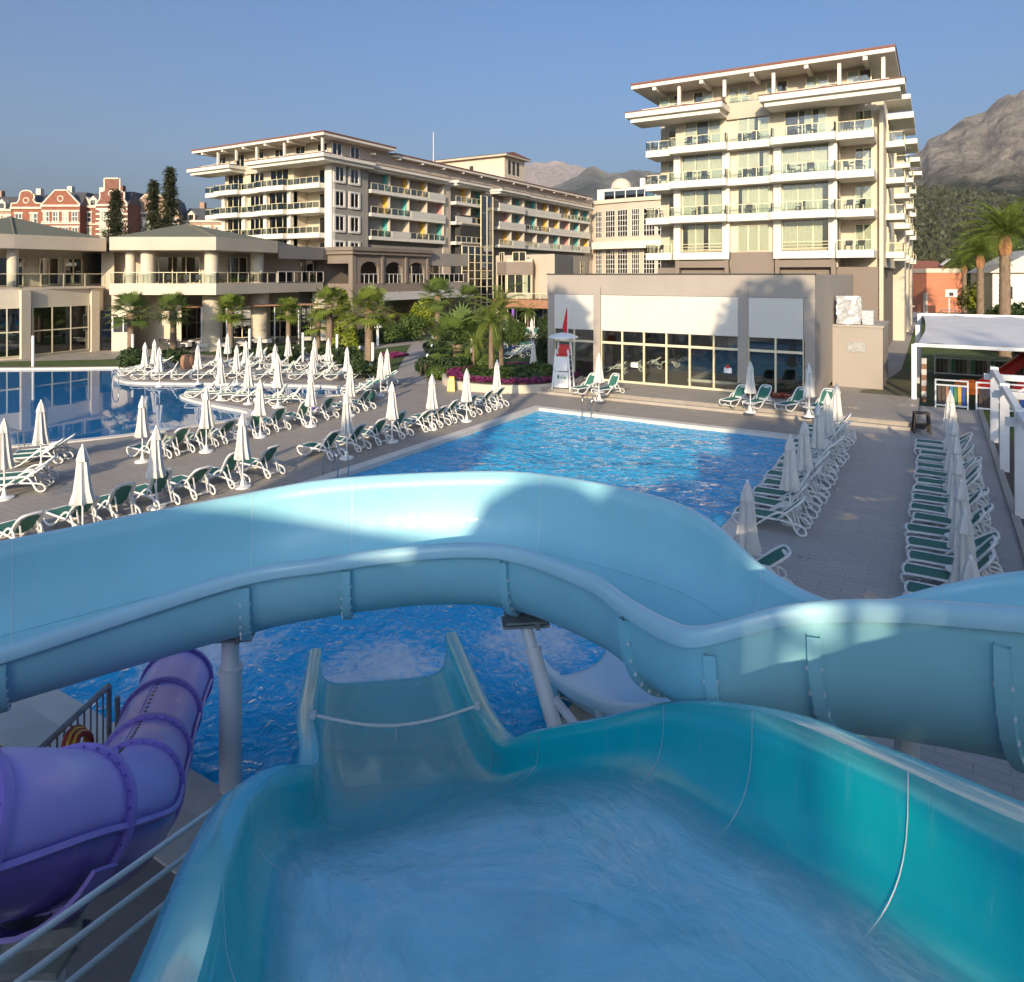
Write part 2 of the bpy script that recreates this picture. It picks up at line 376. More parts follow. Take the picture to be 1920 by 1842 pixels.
def ring(poly, wd, z0, z1, name, m):
    n = len(poly); a2 = sum(poly[i][0]*poly[(i+1)%n][1] - poly[(i+1)%n][0]*poly[i][1] for i in range(n)); sg = 1 if a2 > 0 else -1
    inn = [Vector(p) for p in poly]; outp = []
    for i in range(n):
        t1 = (inn[i] - inn[i-1]).normalized(); t2 = (inn[(i+1)%n] - inn[i]).normalized()
        n1 = Vector((t1.y, -t1.x))*sg; n2 = Vector((t2.y, -t2.x))*sg; b = (n1 + n2).normalized(); k = min(1.6, 1/max(.4, b.dot(n1)))
        outp.append(inn[i] + b*wd*k)
    mb = MB(); i2 = [inn[i] - (outp[i]-inn[i]).normalized()*.04 for i in range(n)]
    for i in range(n):
        j = (i+1) % n
        mb.quad((*i2[i],z1),(*i2[j],z1),(*outp[j],z1),(*outp[i],z1)); mb.quad((*outp[i],z1),(*outp[j],z1),(*outp[j],z0),(*outp[i],z0)); mb.quad((*i2[i],z1),(*i2[j],z1),(*i2[j],-.25),(*i2[i],-.25))
    return struct(mb.build(name, m))
ring(pool, .45, .0, .05, 'pool_coping', 'coping'); ring(lagoon, .38, .0, .045, 'lagoon_coping', 'coping')
struct(MB().box(-19.2,-3.6,4.9,5.55,.0,.05).build('splash_coping', 'concrete_pale'))
def basin(name, poly, depth, m):
    mb = MB(); n = len(poly)
    for i in range(n):
        j = (i+1) % n; mb.quad((*poly[i],.0),(*poly[j],.0),(*poly[j],-depth),(*poly[i],-depth))
    mb.sheet(poly, [], -depth); return struct(mb.build(name, m))
basin('pool_basin', pool, 1.45, 'pool_tile'); basin('lagoon_basin', lagoon, 1.4, 'pool_tile_pale')
struct(MB().box(PX0,PX1,PYM-.25,PYM+.25,-1.45,.04).build('pool_divider', 'coping'))
def wavy(x0,x1,y0,y1,step,amp,fr,z):
    nx = int((x1-x0)/step)+1; ny = int((y1-y0)/step)+1
    return MB().grid([[(x0+(x1-x0)*i/(nx-1), y0+(y1-y0)*j/(ny-1), z + amp*noise.fractal(Vector((x0+(x1-x0)*i/(nx-1), y0+(y1-y0)*j/(ny-1), 3))*fr, .6, 2, 3)) for i in range(nx)] for j in range(ny)])
struct(wavy(PX0,PX1,PY0,PYM-.25,.12,.045,1.3,-.13).build('splash_water', 'water_splash', smooth=True))
struct(wavy(PX0,PX1,PYM+.25,PY1,.22,.022,.8,-.11).build('pool_water', 'water_main', smooth=True))
struct(MB().sheet(lagoon, [], -.09).build('lagoon_water', 'water_still'))
def patch(name, m, pts, z): return struct(MB().sheet([tuple(W(a, b).to_2d()) for a, b in pts], [], z).build(name, m))
patch('lawn_strip', 'grass', [(-160,680),(0,679),(190,675),(300,668),(345,668),(300,678),(243,687),(150,688),(-160,689)], .02)
patch('lawn_garden', 'grass', [(345,664),(520,646),(640,630),(780,622),(781,634),(768,650),(738,708),(702,712),(672,700),(640,676),(560,664),(430,668)], .02)
patch('lawn_palms', 'grass', [(812,634),(870,622),(960,628),(1000,660),(1015,696),(960,706),(880,706),(800,706)], .02)
patch('garden_path', 'path_pale', [(704,722),(744,700),(776,640),(782,622),(812,622),(810,640),(800,722)], .026)
patch('garden_walk', 'path_pale', [(560,664),(640,652),(776,640),(774,646),(660,661),(600,672)], .030)
patch('lawn_court', 'grass', [(1716,612),(1748,584),(1930,580),(2120,640),(1980,700),(1690,694)], .02)
patch('service_drive', 'path_pale', [(1640,730),(1690,694),(1716,612),(1748,572),(1700,566),(1660,620),(1570,735)], .014)
struct(MB().box(-24.5,-.75,36.15,44,0,.30).build('upper_terrace', 'paving'))
struct(MB().box(-24.5,-.72,36.10,36.42,.30,.335).build('terrace_nosing', 'kerb_stone'))
struct(MB().box(-24.5,-.70,35.85,36.10,0,.15).build('terrace_step', 'kerb_stone'))
struct(MB().box(1.85,2.05,8,43,0,.10).build('lane_kerb', 'kerb_stone'))
struct(MB().box(2.05,14,8,35.9,0,.03).build('pergola_floor', 'dark_wood'))
struct(MB().box(2.05,14,35.9,43,0,.022).build('lawn_playground', 'grass'))
struct(MB().box(-.8,14,43.2,58,0,.03).build('playground_floor', 'play_floor'))

# ------------------------------------------------------------------ mountains and hills
def ridge(name, m, pts, dist, depth, base, seed, rough, nx=150, ny=40, fr=1.0):
    """pts: (angle pixel, height in metres) along the crest"""
    rows = []
    for j in range(ny):
        v = j/(ny-1); row = []
        for i in range(nx):
            px = pts[0][0] + (pts[-1][0]-pts[0][0])*i/(nx-1)
            for k in range(len(pts)-1):
                if pts[k][0] <= px <= pts[k+1][0] + 1e-6:
                    t = (px-pts[k][0])/(pts[k+1][0]-pts[k][0]); hgt = pts[k][1]*(1-t)+pts[k+1][1]*t; break
            d = dist - depth*(1-v); p = PD(px, d)
            q = Vector((p.x, p.y, seed*100))*fr*4/dist
            f1 = noise.ridged_multi_fractal(q, .9, 2.1, 7, 1, 2); f2 = noise.fractal(q*2.3, .8, 2, 5)
            prof = v**1.15
            row.append((p.x, p.y, base + (hgt-base)*prof + rough*hgt*prof*(.25*(f1-1.3) + .30*f2)*(1 - .86*v) + rough*hgt*.05*f2*v))
        rows.append(row)
    mb = MB().grid(rows); return struct(mb.build(name, m, smooth=True))
def rockmat(name, rock, rock2, green, g0, g1, sc_):
    m, n, N, L = nodes(name); out = N('ShaderNodeOutputMaterial'); p = N('ShaderNodeBsdfPrincipled'); L(p.outputs[0], out.inputs[0])
    v = coords(N, L); f = nz(N, L, v, sc_, 8, .7); c = ramp(N, L, f, [(.35, rock2), (.65, rock)])
    sp = N('ShaderNodeSeparateXYZ'); L(v, sp.inputs[0])
    a = mth(N, L, 'ADD', sp.outputs[2], mth(N, L, 'MULTIPLY', mth(N, L, 'SUBTRACT', nz(N, L, v, sc_*.6, 8, .75), .5), (g1-g0)*3.2))
    k = N('ShaderNodeMapRange'); k.inputs[1].default_value = g0; k.inputs[2].default_value = g1; L(a, k.inputs[0])
    g = ramp(N, L, nz(N, L, v, sc_*9, 5, .8), [(.35, sc3(green,.45)), (.65, sc3(green,1.4))])
    L(mixc(N, L, k.outputs[0], g, c), p.inputs['Base Color']); p.inputs['Roughness'].default_value = .95; p.inputs['Specular IOR Level'].default_value = .1
    b = N('ShaderNodeBump'); b.inputs['Strength'].default_value = 1; b.inputs['Distance'].default_value = .35/sc_; L(nz(N, L, v, sc_*6, 8, .75), b.inputs['Height']); L(b.outputs[0], p.inputs['Normal'])
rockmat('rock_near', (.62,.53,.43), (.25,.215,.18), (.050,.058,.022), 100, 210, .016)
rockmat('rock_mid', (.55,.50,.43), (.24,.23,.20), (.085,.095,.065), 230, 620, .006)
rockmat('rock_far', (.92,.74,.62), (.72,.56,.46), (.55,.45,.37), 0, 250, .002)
def hm(y, d): return CAMZ + (HZ - y)*d/FPX
r1 = [(1560,395),(1640,350),(1690,312),(1702,298),(1730,280),(1742,262),(1790,240),(1812,224),(1850,212),(1880,190),(1920,172),(2000,150),(2200,120),(2500,140)]
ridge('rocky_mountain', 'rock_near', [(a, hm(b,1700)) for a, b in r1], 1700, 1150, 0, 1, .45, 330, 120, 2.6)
r2 = [(700,372),(900,352),(1010,356),(1050,342),(1085,328),(1110,316),(1150,318),(1185,312),(1225,330),(1300,322),(1500,320),(1700,330)]
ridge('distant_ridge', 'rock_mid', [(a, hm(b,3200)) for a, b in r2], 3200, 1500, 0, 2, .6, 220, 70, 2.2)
r3 = [(500,345),(760,330),(880,312),(940,298),(970,303),(1010,304),(1060,303),(1090,310),(1130,330),(1250,350),(1500,350)]
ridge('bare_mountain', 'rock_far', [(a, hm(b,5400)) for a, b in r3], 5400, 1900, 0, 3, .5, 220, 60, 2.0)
r4 = [(1480,420),(1640,385),(1700,358),(1760,350),(1830,362),(1920,372),(2100,360),(2400,400)]
mat('hill_forest', (.060,.062,.026), .95, .5, .09, 1.0, .35)
hill = ridge('forest_hill', 'hill_forest', [(a, hm(b,620)) for a, b in r4], 620, 380, 0, 4, .2, 200, 60, 2)
# tree canopies on the hill that read as one wood
mb = MB(); rr = random.Random(3)
hv = [v.co for v in hill.data.vertices]
for i in range(9000):
    c = rr.choice(hv) + Vector((rr.uniform(-4,4), rr.uniform(-4,4), 0)); s_ = rr.uniform(.8,2.2)
    for k in range(3):
        a = rr.uniform(0,6.28); t = Vector((math.cos(a), math.sin(a), 0))*s_*.8; q = c + Vector((rr.uniform(-1,1), rr.uniform(-1,1), rr.uniform(.2,1)))*s_*.6
        mb.add([q - t, q + t, q + Vector((t.y*.3, -t.x*.3, s_*1.3))], [(0,1,2)])
struct(mb.build('hillside_wood', 'leaf_hill'), 'stuff')['label'] = 'scrubby green wood covering the lower hillside'

# ================================================================== HOTEL
WIN = {}
def win_meshes(w_, h_, nc, nr, fm, pm_):
    key = (round(w_,2), round(h_,2), nc, nr, fm, pm_)
    if key in WIN: return WIN[key]
    f = MB(); t = .09
    for i in range(nc+1):
        x = -w_/2 + w_*i/nc; f.box(x-t/2, x+t/2, -.09, -.01, 0, h_)
    for j in range(nr+1):
        z = h_*j/nr
        for i in range(nc): f.box(-w_/2 + w_*i/nc + t/2, -w_/2 + w_*(i+1)/nc - t/2, -.085, -.015, max(0,z-t/2), min(h_,z+t/2))
    p = MB().box(-w_/2, w_/2, -.055, -.045, .02, h_-.02)
    WIN[key] = (f.mesh('window_frame', fm), p.mesh('pane', pm_)); return WIN[key]
def curtain_mesh(w_, h_, key={}):
    k = (round(w_,1), round(h_,1))
    if k not in key:
        n = max(6, int(w_/.11)); w_, h_ = k
        key[k] = MB().grid([[(-w_/2 + w_*i/n, -.026 + (.009 if i % 2 else -.009), z) for i in range(n+1)] for z in (.06, h_-.08)]).mesh('curtain', 'curtain')
    return key[k]
ROOM = {}
def window(parent, loc, rz, w_, h_, nc=2, nr=1, fm='frame_cream', pm_='pane', cur=.7, name='window', rnd=random.Random(5)):
    fmesh, pmesh = win_meshes(w_, h_, nc, nr, fm, pm_)
    o = put(name, fmesh, parent, loc, rz); put('pane', pmesh, o)
    k = (round(w_,2), round(h_,2))
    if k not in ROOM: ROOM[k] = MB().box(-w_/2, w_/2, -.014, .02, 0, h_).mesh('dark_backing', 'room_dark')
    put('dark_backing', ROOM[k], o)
    if cur > 0:
        cw = w_/nc
        for i in range(nc):
            if rnd.random() < cur + .1:
                q = rnd.choice((.95,.95,.6)); put('curtain', curtain_mesh(cw*q, h_), o, (-w_/2 + cw*(i+.5) + (cw*(1-q)/2)*rnd.choice((-1,1)), 0, 0))
    return o
def railing(parent, pts, z, h_=1.0, gm='rail_glass', pmat='frame_cream', sp=1.1, top=True):
    """glass balustrade round the outer edge: a child of the balcony"""
    p = MB(); g = MB()
    for a, b in zip(pts[:-1], pts[1:]):
        a = Vector(a); b = Vector(b); n = max(1, int(round((b-a).length/sp)))
        for i in range(n+1):
            q = a + (b-a)*i/n; p.box(q.x-.03, q.x+.03, q.y-.03, q.y+.03, z, z+h_)
        if top: p.beam((a.x,a.y,z+h_), (b.x,b.y,z+h_), .07, .05)
        g.beam((a.x,a.y,z+h_*.5), (b.x,b.y,z+h_*.5), .012, h_*.84)
    p.build('railing', pmat, parent); g.build('glass_panel', gm, parent)
def bchair(name='balcony_chair', col='frame_dark'):
    t = thing(name, 'dark rattan chair on a hotel balcony', 'chair')
    MB().box(-.26,.26,-.26,.26,.36,.42).build('seat', col, t)
    MB().grid([[(-.26,.24,.40),(.26,.24,.40)],[(-.27,.32,.86),(.27,.32,.86)]]).build('backrest', col, t)
    lg = MB().box(-.025,.025,-.025,.025,0,.40).mesh('leg', col)
    for sx in (-1,1):
        for sy_ in (-1,1): put('leg', lg, t, (sx*.23, sy_*.23, 0))
        MB().box(sx*.26-.03,sx*.26+.03,-.26,.26,.60,.64).build('armrest', col, t)
    return t
BCH = Proto(bchair())
def btable():
    t = thing('balcony_table', 'small round balcony table', 'table'); MB().lathe([(.3,.66),(.3,.70)],12).build('table_top','frame_dark',t); MB().lathe([(.03,0),(.03,.66)],6).build('leg','frame_dark',t)
    return t
BTB = Proto(btable())
FL = [8.5, 11.7, 14.75, 17.8]          # floor levels of the upper storeys
def hotel_front(root, xs, Y, tagname):
    """xs: corner-balcony, boxed bay A, recess B, boxed bay C, recess D, corner pillar"""
    x0,x1,x2,x3,x4,x5,x6 = xs
    rnd = random.Random(int(abs(x0)))
    for fi, z in enumerate(FL):
        top = 20.4 if fi == 3 else FL[fi+1]
        # boxed bays project, recesses lie back
        for (a, b, boxed) in ((x1,x2,True),(x3,x4,True)):
            if fi < 3:
                for (pa, pb) in ((a, a+.62), (b-.62, b)):
                    MB().box(pa, pb, Y-.55, Y+.6, z+.05 if fi else 8.3, top+.02).build('pilaster', 'stucco_white', root)
                window(root, ((a+b)/2, Y-.02, z+.55), 0, b-a-1.3, top-z-.75, 3, 1, cur=1)
            else:
                window(root, ((a+b)/2, Y-.01, z+.5), 0, (b-a)*.66, 2.2, 3, 1, cur=.55)
        window(root, ((x2+x3)/2+.1, Y-.01, z+.5), 0, (x3-x2)*.72, 2.2, 3, 1, cur=.95)
        window(root, (x4+.62*(x5-x4), Y+2.28, z+.5), 0, (x5-x4)*.45, 2.1, 2, 1, cur=.7)
        window(root, (x0+.62*(x1-x0), Y+2.28, z+.5), 0, (x1-x0)*.5, 2.1, 1, 1, cur=.7)
        # slabs: each balcony its own part
        for bi, (a, b, yf) in enumerate(((x0-.3,x1-.1,Y-.9),(x1,x2,Y-1.75 if fi else Y-.62),(x2+.02,x3-.02,Y-1.15 if fi else Y-.3),(x3,x4,Y-1.75 if fi else Y-.62),(x4+.02,x5-.05,Y-1.1))):
            if fi == 0 and bi == 2: continue
            sl_ = MB().box(a, b, yf, Y+(2.2 if bi in (0,4) else .3), z-.18, z+.42).build('balcony', 'stucco_white', root)
            yr = yf + .06; zb = z + .42; hh = .78
            if fi == 0 and bi in (1,3):
                g = MB()
                for q in (.25,.5,.75): g.beam((a+.6,yr-.03,zb+q),(b-.6,yr-.03,zb+q),.04,.04)
                g.build('rail_bar', 'frame_cream', sl_)
            else:
                if bi == 0: pts = [(a+.06,Y+2.1),(a+.06,yr),(b-.02,yr)]
                elif bi in (1,3): pts = [(a+.06,Y-.6),(a+.06,yr),(b-.06,yr),(b-.06,Y-.6)]
                else: pts = [(a+.03,yr),(b-.06,yr)]
                railing(sl_, pts, zb, hh)
            if fi or bi in (0,4):
                k = rnd.random()
                for q in ((.3,.62) if k < .7 else (.45,)):
                    BCH.at((a+(b-a)*q, yf+.62, z+.42), rnd.uniform(-.9,.9)+PI*rnd.choice((0,1)), 'dark rattan chair on a front balcony of the ' + tagname, 'chairs on the front balconies of the ' + tagname)
                if k < .55: BTB.at((a+(b-a)*.46, yf+.7, z+.42), 0, 'small round table on a front balcony of the ' + tagname, 'tables on the front balconies of the ' + tagname)
    # ground base band between bays
    MB().box(x2+.02, x3-.02, Y-.25, Y+.3, 7.0, 8.9).build('base_panel', 'stucco_brown', root)
    # upper cornice shelves with red edge tiles, left and right of the centre bay
    for a, b in ((x0-1.1, x2-.3), (x3-.3, x6+1.35)):
        c = MB().box(a, b, Y-2.6, Y+.2, 20.55, 20.95).box(a-.35, b+.3, Y-2.95, Y+.2, 20.95, 21.4).build('cornice', 'stucco_white', root)
        MB().box(a-.4, b+.35, Y-3.0, Y-1.6, 21.4, 21.48).build('edge_tiles', 'roof_tile', c)
        MB().box(a+.6, b-.8, Y-1.35, Y-1.2, 21.48, 21.95).build('parapet', 'stucco_white', c)
        xm = (a+b)/2                                     # low arched rail on the terrace
        MB().tube([(xm-1.9+3.8*i/12, Y-1.5, 21.6+.42*math.sin(PI*i/12)) for i in range(13)], .035, 5).build('arched_rail', 'frame_white', c)
    MB().box(x2-.3, x3-.3, Y-.32, Y+.3, 20.35, 21.75).build('centre_parapet', 'stucco_beige', root)
    railing(root, [(x2-.2,Y-.2),(x3-.4,Y-.2)], 21.75, .5)
    # penthouse posts and windows
    for xp in (x1+.9, x2-.1, x3+.25, x4+.3, x6+.2):
        MB().box(xp-.13, xp+.13, Y-1.85, Y-1.58, 21.48 if not (x2-.2 < xp < x3-.3) else 22.0, 23.6).build('roof_post', 'stucco_white', root)
    for q in range(6):
        xw = x0 + 1.4 + (x5-x0-2.6)*q/5
        window(root, (xw, Y+.58, 21.55), 0, 1.7, 1.75, 2, 1, cur=.4)
def roof(root, x0, x1, y0, y1, ze, name='roof', over=1.2, rise=1.5):
    r_ = MB().box(x0-over, x1+over, y0-over, y1+over, ze, ze+.32).build(name, 'stucco_white', root)
    xm = (x0+x1)/2; a, b, c, d = x0-over-.06, x1+over+.06, y0-over-.06, y1+over+.06; k = min((b-a)/2, (d-c)/2)*.9
    MB().add([(a,c,ze+.32),(b,c,ze+.32),(b,d,ze+.32),(a,d,ze+.32),(a,c,ze+.5),(b,c,ze+.5),(b,d,ze+.5),(a,d,ze+.5),(xm,c+k,ze+rise),(xm,d-k,ze+rise)],
             [(0,1,5,4),(1,2,6,5),(2,3,7,6),(3,0,4,7),(4,5,8),(5,6,9,8),(6,7,9),(7,4,8,9)]).build('roof_tiles', 'roof_tile', r_)
    return r_
def brackets(root, pts, dx, dy, z):
    for x, y in pts: MB().obox((x+dx*.5, y+dy*.5, z), .22+abs(dx), .22+abs(dy), .3).build('bracket', 'stucco_white', root)

YF = 61.4
# ---- right wing
xsR = [XonY(p, YF-1) for p in (1216,1260,1365,1448,1568,1640,1652)]
RW = thing('hotel_wing', 'cream six storey hotel wing rising behind the flat white poolside hall', 'building', ((xsR[0]+xsR[6])/2, YF, 0), world=True)
a, b = xsR[0], xsR[6]
MB().box(xsR[1], xsR[4], YF, 118, 7.6, 21.3).build('wall', 'stucco_cream', RW)
MB().box(xsR[4], b, YF+2.3, 118, 7.6, 21.3).build('wall', 'stucco_cream', RW)
MB().box(a, xsR[1], YF+2.3, 118, 7.6, 21.3).build('wall', 'stucco_cream', RW)
MB().box(a+.4, b-.3, YF+.3, 118, 0, 7.6).build('base_wall', 'stucco_brown', RW)
for (p, q) in ((xsR[1],xsR[2]),(xsR[3],xsR[4])):
    MB().box(p+.1,p+.45,YF-.4,YF+.3,0,8.3).box(q-.45,q-.1,YF-.4,YF+.3,0,8.3).box(p+.1,q-.1,YF-.42,YF+.3,7.6,8.2).build('base_frame','stucco_brown',RW)
MB().box(a+.9, b-.9, YF+.6, 117, 21.3, 23.62).build('penthouse_wall', 'stucco_beige', RW)
MB().box(xsR[5]+.15, b, YF+1.7, YF+2.32, 0, 20.45).build('corner_pillar', 'stucco_cream', RW)
hotel_front(RW, xsR, YF, 'hotel wing behind the poolside hall')
roof(RW, a+.1, b-.2, YF-1.2, 75, 23.6)
for q in range(5): MB().box(a+1+(b-a-2)*q/4-.16, a+1+(b-a-2)*q/4+.16, YF-2.3, YF+1.4, 23.28, 23.6).build('rafter', 'stucco_white', RW)
# side balconies stacked back along the right side
for gi, y in enumerate((66.5, 80, 93, 106)):
    for fi, z in enumerate(FL):
        o = MB().box(b, b+1.35, y, y+3.6, z-.1, z+.4).build('balcony', 'stucco_white', RW)
        railing(o, [(b+.05,y+.06),(b+1.28,y+.06),(b+1.28,y+3.54)], z+.4, .75)
        window(RW, (b+.012, y+1.8, z+.45), R(90), 2.2, 2.1, 2, 1)
    MB().box(b-.4, b+2.0, y+1.0, y+6, 20.2, 20.7).box(b-.3,b+1.7,y+3.6,y+9,22.4,22.8).build('side_cornice', 'stucco_white', RW)
    if gi: MB().box(b-1.2, b+.75, y+4.5, y+9.8, 0, 20.2-gi*.3).build('side_bay', 'stucco_cream', RW)
# ---- left wing
xsL = [XonY(p, YF-1) for p in (386,410,453,488,539,600,611)]
LW = thing('hotel_wing', 'long cream and grey hotel wing with bright balcony panels and roof tower', 'building', (xsL[6], YF, 0), world=True)
a, b = xsL[0], xsL[6]; XS = b
MB().box(xsL[1], xsL[4], YF, 139, 0, 21.3).build('wall', 'stucco_cream', LW)
MB().box(xsL[4], xsL[5]-.1, YF+2.3, 139, 0, 21.3).build('wall', 'stucco_cream', LW)
MB().box(a, xsL[1], YF+2.3, 139, 0, 21.3).build('wall', 'stucco_cream', LW)
y1, y2, y3, y4, y5, y6 = (YonX(p, XS) for p in (690, 832, 846, 914, 926, 1104))
MB().box(xsL[5]-.05, XS, YF+.02, y1, 0, 21.0).build('side_wall', 'stucco_grey', LW)
MB().box(xsL[5]-.1, XS+.06, YF-.15, YF+.5, 0, 20.5).build('corner_pillar', 'stucco_white', LW)
MB().box(xsL[5]-.05, XS-2.2, y1, y6, 0, 21.0).build('side_wall', 'stucco_grey', LW)
MB().box(a+.9, XS-.5, YF+.6, 138, 21.3, 23.62).build('penthouse_wall', 'stucco_beige', LW)
hotel_front(LW, xsL, YF, 'hotel wing beside the restaurant')
roof(LW, a+.1, XS-.1, YF-1.2, y1+3, 23.6); roof(LW, a+3, XS-.6, y1+6, y6, 23.0, over=1.0, rise=1.2)
for q in range(6): MB().box(a+1+(XS-a-2)*q/5-.16, a+1+(XS-a-2)*q/5+.16, YF-2.3, YF+1.4, 23.28, 23.6).build('rafter', 'stucco_white', LW)
for q in range(14):
    yq = y1 + 1 + (y6-y1-2)*q/13; MB().box(XS-.6, XS+.35, yq-.15, yq+.15, 22.7, 22.98).build('rafter', 'stucco_white', LW)
for yy in (YonX(636, XS), YonX(664, XS)):
    for z in FL + [5.4]:
        if z < 8: continue
        o = window(LW, (XS+.012, yy, z+.75), R(90), 1.35, 1.75, 2, 1, fm='frame_white', cur=.6)
        MB().box(XS+.005, XS+.14, yy-1.0, yy-.72, z+.55, z+2.7).box(XS+.005, XS+.14, yy+.72, yy+1.0, z+.55, z+2.7).box(XS+.005,XS+.15,yy-.72,yy+.72,z+2.52,z+2.72).box(XS+.005,XS+.18,yy-.72,yy+.72,z+.50,z+.72).build('window_surround','stucco_white',LW)
for yy in (YonX(640, XS)-.3, YonX(668, XS)+.2): window(LW, (XS-.49, yy, 21.6), R(90), 1.5, 1.7, 2, 1, fm='frame_white')
c = MB().box(XS-.5, XS+1.3, YF+.21, y1-.25, 20.545, 20.945).box(XS-.5, XS+1.62, YF+.21, y1-.25, 20.948, 21.395).build('cornice', 'stucco_white', LW)
MB().box(XS+.3, XS+1.69, YF+.2, y1-.25, 21.4, 21.468).build('edge_tiles', 'roof_tile', c)
# balconied length of the side: bays with coloured fins
rnd = random.Random(11); COLS = ['yellow_panel','teal_panel','pink_panel','teal_panel','yellow_panel','pink_panel']
def side_bays(ya, yb, n, levels, xo):
    for k in range(n):
        p, q = ya+(yb-ya)*k/n, ya+(yb-ya)*(k+1)/n
        for z in levels:
            solid = rnd.random() < .35
            o = MB().box(XS-2.2, xo, p+.03, q-.03, z-.15, z+.32).build('balcony', 'stucco_white', LW)
            if solid: MB().box(xo-.12, xo+.03, p+.05, q-.05, z+.32, z+1.15).build('parapet_panel', 'panel_white', o)
            else: railing(o, [(xo-.06,p+.08),(xo-.06,q-.08)], z+.32, .85, sp=1.5)
            MB().box(XS-2.2, xo-.25, q-.12, q+.0, z+.32, z+2.9).build('divider', 'stucco_beige', o)
            if rnd.random() < .7: MB().box(XS-1.5, XS-.35, q-.19, q-.123, z+.33, z+2.88).build('colour_panel', rnd.choice(COLS), o)
            window(LW, (XS-2.19, (p+q)/2, z+.35), R(90), (q-p)*.86, 2.3, 3, 1, cur=.55)
            if k % 2 == 0 and ya < 100:
                BCH.at((xo-.75, p+(q-p)*.55, z+.32), rnd.uniform(0,6), 'dark rattan chair on a side balcony above the garden', 'chairs on the side balconies of the long hotel wing')
    c = MB().box(XS-.8, xo+.3, ya-.2, yb+.2, 20.5, 20.85).box(XS-.8, xo+.75, ya-.4, yb+.4, 20.85, 21.25).build('cornice', 'stucco_white', LW)
    MB().box(XS-.2, xo+.8, ya-.4, yb+.4, 21.25, 21.32).build('edge_tiles', 'roof_tile', c)
side_bays(y1+.2, y2, 4, FL[1:], XS+.35); side_bays(y3, y4-1.5, 2, FL[1:], XS+.9); side_bays(y5+.3, y5+9, 2, FL[1:], XS+.9); side_bays(y5+10, y6, 6, FL[1:], XS+.35)
for p, q in ((y1+.2,y2),(y5+10,y6)):
    MB().box(XS-2.2, XS-.3, p, q, 0, 10.9).build('lower_wall', 'stucco_grey', LW)
    for k in range(5): window(LW, (XS-.288, p+(q-p)*(k+.5)/5, 7.0), R(90), 1.6, 2.6, 2, 2, pm_='pane_dark', cur=.2)
MB().box(XS-2.2, XS-.1, y2, y3, 0, 20.5).build('stair_wall', 'stucco_beige', LW)
# lift and stair tower above the roof
TX0, TX1, TY0, TY1 = XS-21, XS-2.3, 105, 112
MB().box(TX0,TX1,TY0,TY1,22.5,28.0).build('roof_tower','stucco_cream',LW)
MB().box(TX0-.7,TX1+.9,TY0-.8,TY1+.8,28.0,28.35).build('tower_roof','stucco_beige',LW)
MB().add([(TX0-.8,TY0-.9,28.352),(TX1+1,TY0-.9,28.352),(TX1+1,TY1+.9,28.352),(TX0-.8,TY1+.9,28.352),(TX0+2,(TY0+TY1)/2,29.3),(TX1-.2,(TY0+TY1)/2,29.3)],[(0,1,5,4),(1,2,5),(2,3,4,5),(3,0,4)]).build('tower_tiles','roof_tile',LW)
for k in range(3): MB().box(TX1-.01,TX1+.05,TY0+1.2+k*1.5,TY0+2.0+k*1.5,25,27.4).build('tower_slot','room_dark',LW)
MB().box(TX1-7.5,TX1-6.7,TY0-.05,TY0+.01,25.4,26.8).build('tower_vent','room_dark',LW)
MB().tube([(TX0+4,TY0-1.5,24),(TX0+4,TY0-1.5,33.5)],.05,6).build('mast','frame_white',LW)
# glazed stair shaft
GS = thing('glass_stairwell', 'tall green glazed stair shaft with pale mullions against the hotel wing', 'stairwell', (XS+1, (y3+y5)/2, 0), world=True)
ya, yb, xg = YonX(866, XS+1.3), YonX(924, XS+1.3), XS+1.3
MB().box(XS-.2, xg-.5, ya+.3, yb-.3, 0, 16.2).build('core', 'room_dark', GS)
fr_ = MB(); nC, nR = 5, 9
for i in range(nC+1): y = ya+(yb-ya)*i/nC; fr_.box(xg-.06, xg+.09, y-.07, y+.07, 0, 19.6 if i >= 3 else 11.4)
for j in range(nR+1): z = 11.4*j/nR; fr_.box(xg-.05, xg+.07, ya+.08, yb-.08, z-.06, z+.06)
fr_.build('mullions', 'frame_cream', GS)
for i in range(nC):
    for j in range(nR):
        p = ya+(yb-ya)*i/nC+.08; z = 11.4*j/nR+.07
        MB().box(xg-.02, xg+.0, p, p+(yb-ya)/nC-.16, z, z+11.4/nR-.14).build('pane', 'curtain_wall', GS)
for j in range(6):
    for i in (3,4): MB().box(xg-.02, xg, ya+(yb-ya)*i/nC+.08, ya+(yb-ya)*(i+1)/nC-.08, 11.5+j*1.35, 12.78+j*1.35).build('pane','curtain_wall',GS)
for j in range(5): MB().box(XS-.2, xg-.12, ya+.2, yb-.2, 2.8+3*j, 2.95+3*j).build('landing','stucco_cream',GS)
